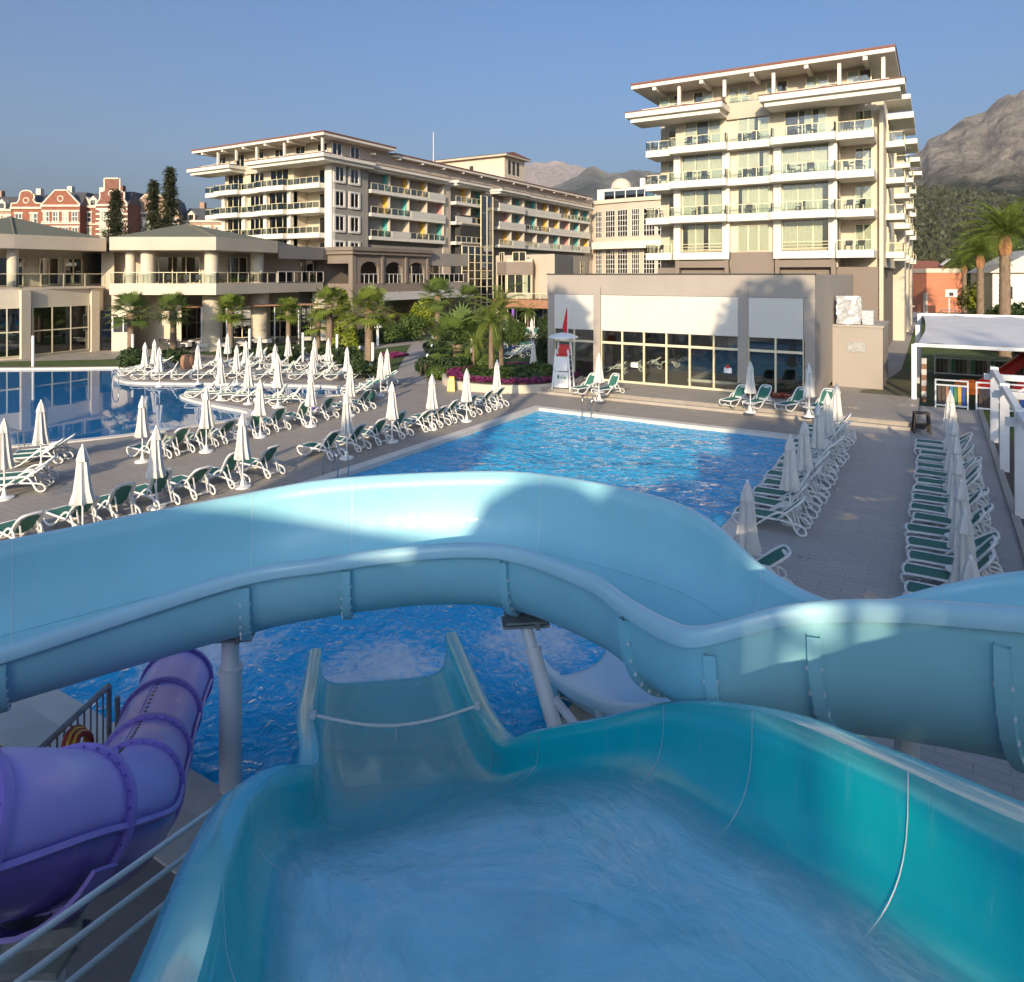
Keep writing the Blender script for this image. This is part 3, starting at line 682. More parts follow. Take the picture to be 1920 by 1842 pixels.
# ---- curved rear building closing the court
RB = thing('rear_building', 'curved beige rear hotel block with tall gridded windows and glazed vault', 'building', (-52, 141, 0), world=True)
def arc(x): return 140 - 3.2*math.sin(PI*(x+66)/34)
pts = [(x, arc(x)) for x in [-66+34*i/12 for i in range(13)]]
MB().prism(pts + [(-32,152),(-66,152)], 0, 22.2).build('wall', 'stucco_beige', RB)
MB().prism([(x, y-.5) for x, y in pts] + [(-32,152.4),(-66.4,152.4)], 22.2, 23.0).build('parapet', 'stucco_cream', RB)
MB().prism([(x, y-2.4) for x, y in pts[1:]] + [(x, y+.2) for x, y in pts[:0:-1]], 12.4, 13.9).build('balcony_band', 'stucco_white', RB)
for i in range(10):
    x = -62.4 + 3.05*i; y = arc(x); rz = math.atan2(arc(x+.5)-arc(x-.5), 1)
    wd = 1.7 if i % 3 == 0 else 2.4
    window(RB, (x, y-.06, 15.0), rz, wd, 5.6, 4, 5, fm='frame_white', pm_='pane_dark', cur=0)
    window(RB, (x, y-.06, 7.2), rz, wd, 5.0, 4, 5, fm='frame_white', pm_='pane_dark', cur=0)
MB().prism([(-66,146),(-32,146),(-32,160),(-66,160)], 23, 26.3).build('upper_block', 'stucco_white', RB)
for k in range(4): window(RB, (-63+k*2.6, 145.95, 23.4), 0, 2.5, 2.4, 1, 1, fm='frame_white', pm_='curtain_wall', cur=0)
vt = MB(); vf = MB()
for i in range(9):
    x = -52.5+20*i/8; path = [(x, 142.6-2.6*math.cos(t*PI/2/5)*1.0, 23.0+4.0*math.sin(t*PI/2/5)) for t in range(6)]; vf.tube(path, .09, 4)
    if i < 8: vt.grid([[(x+.1,p[1],p[2]),(x+2.4,p[1],p[2])] for p in path])
vt.build('vault_glass','curtain_wall',RB); vf.build('vault_ribs','frame_white',RB)
MB().lathe([(2.4,26.3),(2.4,26.6),(2.1,27.7),(1.3,28.5),(.1,28.9)],16,(-61,148,0)).build('dome','stucco_cream',RB,smooth=True)
for k, (x, h_) in enumerate(((-56,2.2),(-54.6,1.8),(-53,2.4),(-51.4,1.6),(-45,2.2),(-43,1.5))): MB().box(x-.5,x+.5,148,149,26.3,26.3+h_).build('chimney','stucco_white',RB)
MB().prism([(-66,128),(-34,128),(-34,139),(-66,139)],0,5.9).build('terrace_wall','stucco_brown',RB)
railing(RB, [(-65,128.1),(-34,128.1)], 5.9, 1.2, sp=.8)
for k in range(10):
    x = -62+2.9*k; MB().prism([(x+.95*math.cos(t*PI/8), 3.6+1.5*math.sin(t*PI/8)) for t in range(9)]+[(x-.95,1.2),(x+.95,1.2)],0,.08)
    q = MB().prism([(x+.95*math.cos(t*PI/8), 3.6+1.5*math.sin(t*PI/8)) for t in range(9)]+[(x-.95,1.2),(x+.95,1.2)],0,.08); q.v = [(p[0],127.93+p[2],p[1]) for p in q.v]; q.build('arch_opening','room_dark',RB)
# ================================================================== RESTAURANT
RS = thing('restaurant', 'beige two storey poolside restaurant with round columns and green hipped roofs', 'building', PD(300, 68), world=True)
def p2(v): return (v.x, v.y)
def inset(a, b, k):   # shift a segment away from the viewer
    t = (b-a).normalized(); n = Vector((-t.y, t.x, 0)); return a + n*k, b + n*k
A0, A1, A2 = PD(-130,53), PD(27,57.5), PD(199,64)
B0, B1, B2, B3 = PD(205,61.5), PD(405,61.5), PD(521,69), PD(606,76)
back1, back2 = PD(-130,75), PD(215,82)
def fascia(pts, zr, peak, pk_h, nm):
    back = [PD(960 + (p - 960), 0) for p in ()]
    o = MB().prism([p2(p) for p in pts], 9.15, 10.32).build('fascia', 'stucco_beige', RS)
    mb = MB(); n = len(pts); c = Vector((peak.x, peak.y, pk_h))
    ins = [p + (Vector((peak.x, peak.y, p.z)) - p)*.03 for p in pts]
    for i in range(n): q = ins[i]; r_ = ins[(i+1) % n]; mb.add([(q.x,q.y,10.33),(r_.x,r_.y,10.33),c],[(0,1,2)])
    ro = mb.build('roof', 'roof_green', RS)
    MB().tube([(ins[1].x,ins[1].y,10.36), c + Vector((0,0,.04))], .07, 5).build('hip_ridge','roof_green',ro)
f1 = [A0, A1, A2, PD(215,80), PD(-130,80)]; fascia(f1, 10.3, PD(20,64), 12.3, 'a')
f2 = [B0, B1, B2, PD(560,84), PD(205,84)]; fascia(f2, 10.3, PD(350,70), 12.1, 'b')
MB().prism([p2(p) for p in (B2 + Vector((.05,.05,0)), B3, PD(640,80), PD(600,88))], 8.6, 9.9).build('fascia','stucco_grey',RS)
# lower storey of the left part: flush wall with tall windows
a, b = inset(A0, A1, .5)[0], A1 + Vector((.2,.5,0)); c, d = inset(A1, A2, .6); c = b
MB().prism([p2(p) for p in (a, c, d, PD(215,80), PD(-130,80))], 0, 5.75).build('lower_wall', 'stucco_cream', RS)
MB().prism([p2(p) for p in (inset(A0,A1,3.5)[0], inset(A1,A2,4.2)[0], inset(A1,A2,4.2)[1], PD(215,80), PD(-130,80))], 5.75, 9.15).build('upper_wall', 'stucco_cream', RS)
def along(a, b, s, off=0.0):
    t = (b-a).normalized(); n = Vector((t.y, -t.x, 0)); p = a + (b-a)*s + n*off; return p, math.atan2(t.y, t.x)
for s0, s1, nc in ((.11,.80,3),):
    p, rz = along(c, d, (s0+s1)/2, .03); wl = (d-c).length*(s1-s0)
    window(RS, (p.x,p.y,.25), rz, wl, 4.0, nc, 2, pm_='pane_dark', cur=.0)
p, rz = along(a, c, .82, .03); window(RS, (p.x,p.y,.25), rz, 1.9, 4.0, 2, 2, pm_='pane_dark', cur=0)
p, rz = along(a, c, .45, .03); window(RS, (p.x,p.y,.25), rz, 1.9, 4.0, 2, 2, pm_='pane_dark', cur=0)
for s in (.02,.88):
    p, rz = along(c, d, s, .12); MB().obox((p.x,p.y,2.85), .75, .3, 5.7, rz).build('pier','stucco_cream',RS)
sl_ = MB().prism([p2(p) for p in (A0, A1, A2, inset(A1,A2,4)[1], inset(A0,A1,4)[0])], 5.75, 5.95).build('terrace_slab','stucco_beige',RS)
railing(sl_, [p2(inset(A0,A1,.15)[0]), p2(A1+Vector((.1,.15,0))), p2(inset(A1,A2,.15)[1])], 5.95, 1.1, sp=1.7)
def column(px, d, z0, z1, r): MB().lathe([(r,z0),(r,z1)], 16, PD(px,d)).build('column','stucco_cream',RS,smooth=2)
column(24,58.4,5.95,9.15,.42)
for s, wd in ((.18,2.3),(.62,1.6),(.9,1.5)):
    q0, q1 = inset(A1,A2,4.15); p, rz = along(q0,q1,s,.03); window(RS,(p.x,p.y,6.0),rz,wd,2.5,2,1,pm_='pane_dark',cur=.1)
# wall relief ornament between the terrace windows
q0, q1 = inset(A1,A2,4.15); p, rz = along(q0,q1,.40,.06); orn = MB()
for i in range(3): orn.tube([(p.x + math.cos(rz)*(k_*.34+.35*math.cos(t*PI/5)), p.y + math.sin(rz)*(k_*.34+.35*math.cos(t*PI/5)), 8.0+.30*(i%2)+.35*math.sin(t*PI/5)) for k_ in (i-1,) for t in range(11)], .05, 5)
orn.build('wall_ornament','stone_trim',RS)
MB().prism([p2(p) for p in (PD(190,65.8), PD(214,65.8), PD(216,81), PD(190,81))], 0, 9.14).build('link_wall','stucco_beige',RS)
# octagonal right part: projecting terrace on columns
MB().prism([p2(p) for p in (B0, B1, B2, B3, PD(606,80), PD(215,80))], 5.2, 6.12).build('terrace_slab','stucco_cream',RS)
TB = MB().prism([p2(p) for p in (inset(B0,B1,.1)[0], inset(B0,B1,.1)[1], inset(B1,B2,.1)[1], inset(B0,B1,.9)[1])], 6.12, 6.2).build('terrace_kerb','stucco_cream',RS)
railing(TB, [p2(inset(B0,B1,.15)[0]), p2(inset(B0,B1,.15)[1]), p2(inset(B1,B2,.15)[1])], 6.2, .98, sp=1.25)
railing(TB, [p2(inset(B1,B2,.15)[1] + Vector((.1,.1,0))), p2(B3)], 6.2, 1.1, 'rail_glass_blue', 'frame_white', sp=1.3)
w0 = [PD(213,67), PD(405,67), PD(521,74), PD(612,80)]
MB().prism([p2(p) for p in w0 + [PD(612,90), PD(215,84)]], 6.12, 9.15).build('upper_wall','stucco_beige',RS)
MB().prism([p2(p) for p in [PD(209,63.5), PD(250,63.5), PD(250,67), PD(340,67), PD(340,73), PD(560,76), PD(612,82), PD(612,90), PD(215,84)]], 0, 5.2).build('lower_wall','stucco_cream',RS)
for px, dd, wd in ((324,67,5.2),(432,68.5,3.2)):
    p = PD(px,dd-.03); window(RS,(p.x,p.y,6.2),YAW if px<405 else YAW+.75,wd,2.5,4,1,pm_='pane_dark',cur=0)
p = PD(560,76.6); window(RS,(p.x,p.y,6.2),YAW+.75,3.4,2.5,3,1,pm_='pane_dark',cur=0)
for px, dd in ((245,63),(278,63),(397,63.2),(482,68.2)): column(px,dd,6.12,9.15,.62 if px > 250 else .42)
for px, dd in ((398,64),(487,69),(600,76)): column(px,dd,0,5.2,.85)
for px, dd, wd in ((360,72.8,5.0),(445,73.9,5.2),(535,75.2,5.4)):
    p = PD(px,dd-.05); window(RS,(p.x,p.y,.3),YAW+.08,wd,3.4,5,2,pm_='pane_dark',cur=0)
p = PD(232,63.45); window(RS,(p.x,p.y,1.7),YAW,1.9,1.5,2,1,fm='frame_white',pm_='pane_dark',cur=0)
p = PD(205,64.4); window(RS,(p.x,p.y,.1),YAW+.5,1.3,3.6,1,2,fm='frame_dark',pm_='pane_dark',cur=0,name='door')
MB().beam(PD(345,64.5,4.0), PD(600,71,4.0), 2.2, .12).build('awning','terracotta',RS)
for px, dd in ((378,63.5),(425,64.5),(515,68),(560,70)): MB().tube([PD(px,dd,0),PD(px,dd,4.0)],.07,6).build('awning_post','steel_paint',RS)
# dining tables under the awning
def dine():
    t = thing('dining_table','dining table with a white cloth and dark chairs','table')
    MB().box(-.45,.45,-.45,.45,.70,.74).build('table_top','cloth_white',t); MB().box(-.46,.46,-.46,.46,.42,.70).build('tablecloth_drop','cloth_white',t); MB().box(-.05,.05,-.05,.05,0,.42).build('leg','frame_dark',t)
    return t
DT = Proto(dine())
for k in range(26):
    px = random.uniform(300,615); dd = random.uniform(63.5,68) + max(0,(px-430)*.035)
    p = PD(px,dd); DT.at(p, random.uniform(0,1.5), 'white clothed dining table on the restaurant patio', 'dining tables on the patio')
    for q in range(2):
        ang = random.uniform(0,6.28); BCH.at((p.x+.75*math.cos(ang), p.y+.75*math.sin(ang), 0), ang-PI/2, 'dark chair at a patio dining table', 'chairs at the patio dining tables')
for k in range(14):
    px = 232 + 20*k; p = PD(px, 64 + max(0,(px-405)*.055) + .6*(k % 2), 6.12); BCH.at(p, random.uniform(0,6), 'dark chair on the upper terrace of the restaurant', 'chairs on the upper restaurant terrace')

# ================================================================== ARCADED PAVILION AND SHOP FRONT
AP = thing('arcade_pavilion', 'brown pavilion with three arched openings above the garden', 'building', PD(661,75), world=True)
X0, X1 = PD(661,75).x - 5.5, PD(661,75).x; Y0, Y1 = PD(661,75).y, YonX(802, PD(661,75).x)
MB().box(X0,X1,Y0,Y1,0,6.0).build('base_wall','stucco_brown',AP)
MB().box(X1-5,X1-4.7,Y0+.4,Y1,6,9.4).build('back_wall','stucco_brown',AP)
MB().box(X0-.5,X1+.5,Y0-.5,Y1+.5,9.6,10.0).box(X0-.3,X1+.3,Y0-.3,Y1+.3,9.2,9.6).build('cornice','stucco_brown',AP)
MB().box(X0,X0+.6,Y0,Y0+.6,6,9.2).box(X1-.6,X1,Y0,Y0+.6,6,9.2).box(X0+.6,X1-.6,Y0+.02,Y0+.5,8.2,9.2).build('corner_pier','stucco_brown',AP)
nA = 3; L_ = (Y1-Y0-.7)/nA
for k in range(nA):
    ya = Y0+.7+L_*k; yb = ya+L_; ym = (ya+yb)/2; rw = L_*.36
    q = MB()
    # spandrel with an arched opening, swept through the wall thickness
    pts = [(ya,6.0),(ya,9.2),(yb,9.2),(yb,6.0),(ym+rw,6.0),(ym+rw,7.6)] + [(ym+rw*math.cos(t*PI/10), 7.6+.85*math.sin(t*PI/10)) for t in range(1,10)] + [(ym-rw,7.6),(ym-rw,6.0)]
    q.prism(pts,0,.35); q.v = [(X1-.4+p[2], p[0], p[1]) for p in q.v]; q.build('arch_bay','stucco_brown',AP)
    MB().box(X1-.06,X1+.12,yb-.22,yb+.12,6,9.2).build('pilaster','stucco_brown',AP)
    railing(AP, [(X1-.2,ym-rw),(X1-.2,ym+rw)], 6.0, 1.05, pmat='frame_white', sp=.7)
    BCH.at((X1-1.2, ym, 6.0), k, 'dark chair behind an arch of the brown pavilion', 'chairs inside the arcade')
MB().box(X1-5,X1,Y1,Y1+9,0,6.0).box(X1-3.5,X1-.2,Y1+.5,Y1+9,8.1,9.7).build('terrace_wing','stucco_grey',AP)
railing(AP, [(X1-.1,Y1+.4),(X1-.1,Y1+8.8)], 6.0, 1.1, 'rail_glass_blue', 'frame_white', sp=1.0)
window(AP,(X1-3.6,Y1+4,6.1),R(90),5,2,4,1,pm_='pane_dark',cur=0)
MB().add([(X1+.02,Y0+1,5.0),(X1+.02,Y1+6,5.0),(X1+3.2,Y1+6,4.2),(X1+3.2,Y0+1,4.2)],[(0,1,2,3)]).build('awning','aw_canvas',AP)
MB().box(X0-1,X0+.0,Y0+1,Y0+3,0,9.0).build('side_wall','stucco_grey',AP)
SH = thing('shop_building', 'low beige shop front with a bay window and terrace by the glass stairwell', 'building', PD(985,95), world=True)
q = [PD(930,96), PD(1040,88), PD(1075,100), PD(945,112)]
MB().prism([p2(p) for p in q],0,9.6).build('wall','stucco_beige',SH)
q = [PD(934,92), PD(950,90), PD(998,89), PD(1002,92)]
MB().prism([p2(p) for p in q],3.9,9.0).build('bay','stucco_beige',SH); MB().prism([p2(p + (p-PD(968,96)).normalized()*.25) for p in q],7.0,8.6).build('bay_band','stucco_brown',SH)
for u, v in ((q[0],q[1]),(q[1],q[2])):
    p, rz = along(u,v,.5,.04); window(SH,(p.x,p.y,4.6),rz,(v-u).length*.92,2.4,2 if u is q[0] else 3,1,cur=.3); window(SH,(p.x,p.y,8.7),rz,(v-u).length*.5,1.2,2,1,pm_='pane_dark',cur=0)
q = [PD(925,91), PD(948,87), PD(1035,83), PD(1040,90)]
MB().prism([p2(p) for p in q],2.9,3.9).build('terrace_band','terracotta',SH)
railing(SH,[p2(q[0]),p2(q[1]),p2(q[2])],3.9,.8,sp=1.6)
p = PD(985,88.5); window(SH,(p.x,p.y,.1),YAW,4.5,2.7,4,1,fm='frame_white',pm_='pane_dark',cur=.3)
for k in range(7): p = PD(1000+7*k, 93-.5*k); MB().obox((p.x,p.y,8.2),.35,.5,2.8,YAW).build('fin','stucco_cream',SH)
MB().tube([PD(962,86.5,0),PD(962,86.5,3)],.18,8).build('banner_post','purple_plastic',SH)

# ================================================================== POOLSIDE HALL
PH = thing('poolside_hall', 'flat roofed taupe hall with white panels above tall glass doors', 'building', (-13.7,40.5,.3), world=True)
XA, XB, YP = -21.9, -5.56, 40.5; ZB = .30
MB().box(XA,XB,YP,61,6.75,7.0).box(XA,XB,YP,YP+.5,5.72,6.75).box(XA,XA+.4,YP+.5,61,ZB,6.75).box(XB-.4,XB,YP+.5,61,ZB,6.75).box(XA+.4,XB-.4,60.4,61,ZB,6.75).build('wall','render_taupe',PH)
MB().box(XA-.04,XB+.04,YP-.04,YP+.3,6.98,7.06).build('roof_edge','frame_dark',PH)
cp = [XonY(p,YP) for p in (1027,1040,1114,1127,1385,1403,1507,1528)]
for i in (0,2,4,6): MB().box(cp[i],cp[i+1],YP+(0 if i in (0,6) else -.12),YP+.5,ZB,5.74 if i in (0,6) else 6.2).build('pier','render_taupe',PH)
for i, nc in ((1,2),(3,6),(5,2)):
    u, v = cp[i], cp[i+1]
    MB().box(u+.02,v-.02,YP-.06,YP+.15,3.48,5.70).build('white_panel','panel_white',PH)
    cw = (v-u)/nc
    f = MB(); f.box(u,v,YP+.02,YP+.16,2.66,2.80).box(u,v,YP+.02,YP+.16,ZB,ZB+.12)
    for k in range(nc+1): f.box(u+cw*k-.05,u+cw*k+.05,YP+.0,YP+.18,ZB,3.48)
    f.build('window_frame','frame_cream',PH)
    for k in range(nc):
        d_ = MB().box(u+cw*k+.05,u+cw*(k+1)-.05,YP+.08,YP+.10,ZB+.12,2.66).build('pane','pane',PH)
        MB().box(u+cw*k+.05,u+cw*(k+1)-.05,YP+.08,YP+.10,2.80,3.48).build('pane','pane',PH)
for px, py in ((1189,685),(1364,695)):
    x = XonY(px,YP); z = 7-(py-HZ)*(YP/(CY+(px-960)/FPX*SY))/FPX; MB().box(x-.22,x+.22,YP+.05,YP+.07,z-.15,z+.15).build('notice','white_paint',PH)
x = XonY(1364,YP); MB().tube([(x,YP+.045,1.72),(x,YP+.07,1.72)],.11,12).build('stop_mark','red_plastic',PH)
MB().box(XA+.4,XB-.4,YP+.5,60.4,ZB,ZB+.02).build('floor','indoor_tile',PH)
MB().box(XA+9,XB-1.5,YP+3,YP+14,ZB+.02,ZB+.05).build('indoor_pool','water_indoor',PH)
MB().box(XA+8.6,XA+9,YP+2.6,YP+14.4,ZB+.02,ZB+.16).box(XA+9,XB-1.5,YP+2.6,YP+3.0,ZB+.02,ZB+.16).build('indoor_coping','coping',PH)
for k in range(3): MB().box(XA+3+5*k,XA+3.5+5*k,YP+15,YP+15.5,ZB,6.7).build('inner_column','stucco_cream',PH)
# service box on the side, with a plastic-wrapped machine on top
SB = thing('service_box', 'pale rendered service box against the hall side wall', 'annexe', (-4.1,48,0), world=True)
MB().box(-5.55,-2.75,47.9,53.5,0,3.75).build('wall','render_taupe',SB); MB().box(-5.55,-2.68,47.83,53.5,3.75,3.87).build('roof_slab','kerb_stone',SB); MB().box(-4.7,-3.7,47.85,47.9,2.2,2.8).build('vent','galvanised',SB)
WM = thing('wrapped_machine', 'air unit wrapped in crinkled silver plastic on the service box', 'machine', (-4.6,49.3,3.87), world=True)
mb = MB(); rr = random.Random(8)
mb.grid([[(-5.35+1.4*i/8 + rr.uniform(-.05,.05), 48.25+rr.uniform(-.06,.06), 3.9+1.75*j/8) for i in range(9)] for j in range(9)])
mb.box(-5.3,-4.0,48.35,49.6,3.9,5.55); mb.build('wrapping','foil',WM); MB().box(-5.4,-3.9,48.3,50.3,3.875,4.05).build('frame','frame_dark',WM); MB().box(-3.95,-3.3,48.5,49.5,3.88,4.75).build('side_cover','foil',WM)

# ================================================================== BRICK TOWNHOUSES
def house(label, pxa, pxb, d, eave, top, gable, wm, nwin, dirn=0):
    c = PD((pxa+pxb)/2, d); wd = (pxb-pxa)*d/FPX
    h = thing('townhouse', label, 'house', c, YAW + dirn, 'brick townhouses behind the restaurant')
    MB().box(-wd/2,wd/2,0,9,0,eave).build('wall',wm,h)
    if gable == 'dutch':
        pts = [(-wd/2,eave),(wd/2,eave),(wd/2-.1,eave+.6),(wd*.30,eave+.7),(wd*.22,eave+1.4),(wd*.2,top-.4)] + [(wd*.2*math.cos(t*PI/8), top-.4+.6*math.sin(t*PI/8)) for t in range(1,8)] + [(-wd*.2,top-.4),(-wd*.22,eave+1.4),(-wd*.30,eave+.7),(-wd/2+.1,eave+.6)]
    elif gable == 'step':
        pts = [(-wd/2,eave),(wd/2,eave),(wd*.36,eave+1.0),(wd*.36,eave+2.2),(wd*.22,eave+2.4),(wd*.22,top),(-wd*.22,top),(-wd*.22,eave+2.4),(-wd*.36,eave+2.2),(-wd*.36,eave+1.0)]
    elif gable == 'peak': pts = [(-wd/2,eave),(wd/2,eave),(wd*.15,top),(-wd*.15,top)]
    else: pts = None
    if pts:
        q = MB().prism(pts,0,.4); q.v = [(p[0],-.02+p[2],p[1]) for p in q.v]; g = q.build('gable',wm,h)
        t = MB()
        for u, v in zip(pts[1:], pts[2:]+pts[:1]):
            if abs(u[1]-eave)+abs(v[1]-eave) > .1: t.beam((u[0],.18,u[1]+.04),(v[0],.18,v[1]+.04),.55,.22)
        t.build('gable_coping','stone_trim',g)
        MB().tube([(.5*math.cos(t_*PI/6),-.06,eave+(top-eave)*.42+.5*math.sin(t_*PI/6)) for t_ in range(12)],.12,5,closed=True).build('round_window','stone_trim',g)
    rp = MB().add([(-wd/2-.05,.4,eave),(wd/2+.05,.4,eave),(wd/2+.05,9,eave),(-wd/2-.05,9,eave),(-wd/2+.6,3,eave+2.6),(wd/2-.6,3,eave+2.6),(wd/2-.6,8,eave+2.6),(-wd/2+.6,8,eave+2.6)],[(0,1,5,4),(1,2,6,5),(2,3,7,6),(3,0,4,7),(4,5,6,7)]).build('roof','roof_slate',h)
    if wm == 'brick_dark':
        for k in range(7): MB().box(-wd/2-.03,wd/2+.03,-.05,.0,13.2+k*.9,13.5+k*.9).build('stone_band','stone_trim',h)
    MB().box(-wd/2-.1,wd/2+.1,-.22,.0,eave-.35,eave).build('cornice','stone_trim',h)
    MB().box(-wd/2-.05,wd/2+.05,-.14,.0,eave-3.5,eave-3.25).build('string_course','stone_trim',h)
    for k in range(nwin):
        x = -wd/2 + wd*(k+.5)/nwin
        for z, hh in ((eave-3.0,1.75),(eave-6.0,1.9)):
            o = window(h,(x,-.01,z),0,min(1.25,wd/nwin*.6),hh,2,2,fm='frame_white',cur=.4)
            MB().box(x-.85,x+.85,-.12,-.0,z+hh+.02,z+hh+.3).build('lintel','stone_trim',h); MB().box(x-.8,x+.8,-.16,0,z-.2,z-.02).build('sill','stone_trim',h)
    if gable is None:
        for x in (-wd*.25,wd*.25):
            q = MB().prism([(x-.7,eave),(x+.7,eave),(x+.7,eave+1.2),(x,eave+1.9),(x-.7,eave+1.2)],0,1.6); q.v = [(p[0],.3+p[2],p[1]) for p in q.v]; dm = q.build('dormer','stone_trim',h); MB().box(x-.42,x+.42,.25,.30,eave+.2,eave+1.1).build('pane','pane_dark',dm)
    MB().box(-wd*.3,-wd*.3+.9,5,6,eave+2.5,eave+4.0).build('chimney',wm if wm != 'brick_red' else 'stone_trim',h)
    return h
house('pale townhouse with white bay standing left of the curved red gable',-60,21,128,19.0,21.5,None,'brick_pale',5)
house('orange red townhouse with a curved white edged gable',21,78,128,19.4,22.2,'dutch','brick_red',2)
house('red townhouse with a broad square gable and four close windows',78,150,126,19.6,22.2,'peak','brick_red',4)
house('narrow red townhouse with a dark slate roof and loggias',150,180,128,19.6,22,None,'brick_red',1)
house('brown brick townhouse with pale stripes and a tall stepped gable',180,239,125,19.6,24.2,'step','brick_dark',2)
house('pale brick gabled townhouse half hidden behind two conifers',242,332,130,18.6,21.8,'peak','brick_pale',4,.25)
house('slate roofed townhouse with dormers next to the hotel wing',336,420,134,17.4,20,None,'brick_pale',4)

# ================================================================== BUILDINGS BEYOND THE RIGHT LAWN
OB = thing('sports_wall', 'orange red rendered wall building with a cream band along its top', 'building', PD(1772,128), YAW, world=False)
MB().box(-3.4,3.4,0,5,0,7.3).build('wall','orange_wall',OB); MB().box(-3.5,3.5,-.1,5.1,7.3,8.1).build('cream_band','stucco_cream',OB); MB().box(-3.75,-3.4,-.4,.4,0,3.6).build('white_post','stucco_cream',OB)
CB = thing('cream_house', 'low cream house with a dark doorway beside the orange wall', 'building', PD(1722,135), YAW)
MB().box(-3.2,3,0,8,0,7.6).build('wall','stucco_cream',CB); MB().box(-3.4,3.2,-.2,8.2,7.6,7.9).build('roof','kerb_stone',CB); MB().box(-1,.6,-.05,0,0,2.6).build('door','room_dark',CB); MB().box(-1.2,-.2,-.06,0,4.2,5.4).build('window','pane_dark',CB)
for k,(x,z) in enumerate(((.5,8.0),(4.5,8.4))): pass
WH = thing('white_house', 'white house with a pitched grey roof behind the tall palm', 'building', PD(1932,78), YAW-.35)
MB().box(-3.6,4.5,0,9,0,7.2).build('wall','stucco_white',WH)
MB().add([(-4,-.5,7.2),(5,-.5,7.2),(5,9.5,7.2),(-4,9.5,7.2),(.4,-.5,9.8),(.4,9.5,9.8)],[(0,4,1),(1,4,5,2),(3,5,4,0),(2,5,3)]).build('roof','concrete_pale',WH)
for x in (-2.2,0,2.4): window(WH,(x,-.01,4.2),0,1.1,1.5,2,1,fm='frame_white',pm_='pane_dark',cur=.3)
RC = thing('roadside_house', 'red tiled cottage roof with a rooftop water heater beyond the orange wall', 'building', PD(1745,160), YAW)
MB().box(-5,5,0,7,0,7.8).build('wall','stucco_cream',RC); MB().add([(-5.5,-.5,7.8),(5.5,-.5,7.8),(5.5,7.5,7.8),(-5.5,7.5,7.8),(-3,3.5,10.2),(3,3.5,10.2)],[(0,1,5,4),(1,2,5),(2,3,4,5),(3,0,4)]).build('roof','roof_tile',RC); MB().beam((2.4,0,9.1),(4.2,0,10.6),1.2,.12).build('solar_panel','frame_white',RC)
BB = thing('basketball_hoop', 'white basketball backboard on a pole before the orange wall', 'hoop', PD(1783,118), YAW)
MB().tube([(0,.5,0),(0,.5,3),(0,0,3.6)],.1,6).build('pole','white_paint',BB); MB().box(-1.0,1.0,-.1,-.04,3.2,4.5).build('backboard','white_paint',BB); MB().box(-.35,.35,-.13,-.1,3.4,3.95).build('target_square','frame_dark',BB); MB().tube([(.23*math.cos(t*PI/6),-.36+.23*math.sin(t*PI/6),3.35) for t in range(12)],.02,5,closed=True).build('rim','orange_plastic',BB)
GO = thing('goal_frame', 'small white football goal on the lawn court', 'goal', PD(1778,104), YAW)
MB().tube([(-1.1,0,0),(-1.1,0,1.7),(1.1,0,1.7),(1.1,0,0)],.09,6).build('posts','white_paint',GO); MB().tube([(-1.1,0,1.7),(-1.1,.9,0),(1.1,.9,0),(1.1,0,1.7)],.05,5).build('back_frame','white_paint',GO)
LB = thing('kiosk', 'low beige kiosk beside the drive past the service box', 'kiosk', PD(1683,88), YAW)
MB().box(-2.3,1.7,0,3,0,2.9).build('wall','stucco_beige',LB); MB().box(-2.6,2.0,-.3,3.2,2.9,3.1).build('roof','kerb_stone',LB); MB().box(-1.9,.6,-.06,0,.6,1.8).build('panel','stucco_white',LB)

# ================================================================== PLAYGROUND, PERGOLA
PC = thing('playground_canopy', 'white shade canopy on square posts over the fenced playground', 'canopy', (5,50,0), world=True)
for x in (-1.0, 6.2, 13): 
    for y, zt in ((43.4,3.25),(52,3.75),(57.5,4.2)): MB().box(x-.12,x+.12,y-.12,y+.12,0,zt).build('post','white_paint',PC)
MB().box(-1.0,13,43.3,43.5,3.12,3.30).build('beam','white_paint',PC); MB().box(-1.0,13,57.4,57.6,4.05,4.25).build('beam','white_paint',PC)
MB().grid([[(-.8+13.8*i/14 + (.25*math.sin(PI*j/10) if i == 0 else 0), 43.5+14*j/10, 3.28+.85*j/10 + .12*math.sin(PI*j/10)*math.sin(PI*i/14) + .06*math.sin(i*2.1+j)) for i in range(15)] for j in range(11)]).build('shade_cloth','shade_sail',PC,smooth=True)
def fence(label, x0, x1, y, n, rnd, dull=False):
    f = thing('playground_fence', label, 'fence', ((x0+x1)/2,y,0), world=True)
    MB().box(x0,x0+.07,y-.03,y+.03,0,1.5).box(x1-.07,x1,y-.03,y+.03,0,1.5).box(x0+.07,x1-.07,y-.025,y+.025,1.42,1.5).box(x0+.07,x1-.07,y-.025,y+.025,1.16,1.24).box(x0+.07,x1-.07,y-.025,y+.025,.1,.18).build('frame','white_paint',f)
    cs = ['dark_wood','yellow_panel','dark_wood','blue_plastic','terracotta','dark_wood','cyan_plastic','dark_wood','green_paint']
    if dull: cs = ['dark_wood','aw_canvas','dark_wood','green_paint','bark']
    for k in range(n):
        x = x0+.12+(x1-x0-.24)*(k+.5)/n; wd = (x1-x0-.24)/n*.42; MB().box(x-wd,x+wd,y-.018,y+.018,.19,1.15).build('slat',cs[(k*2+int(x0*3))%len(cs)],f)
rnd = random.Random(2)
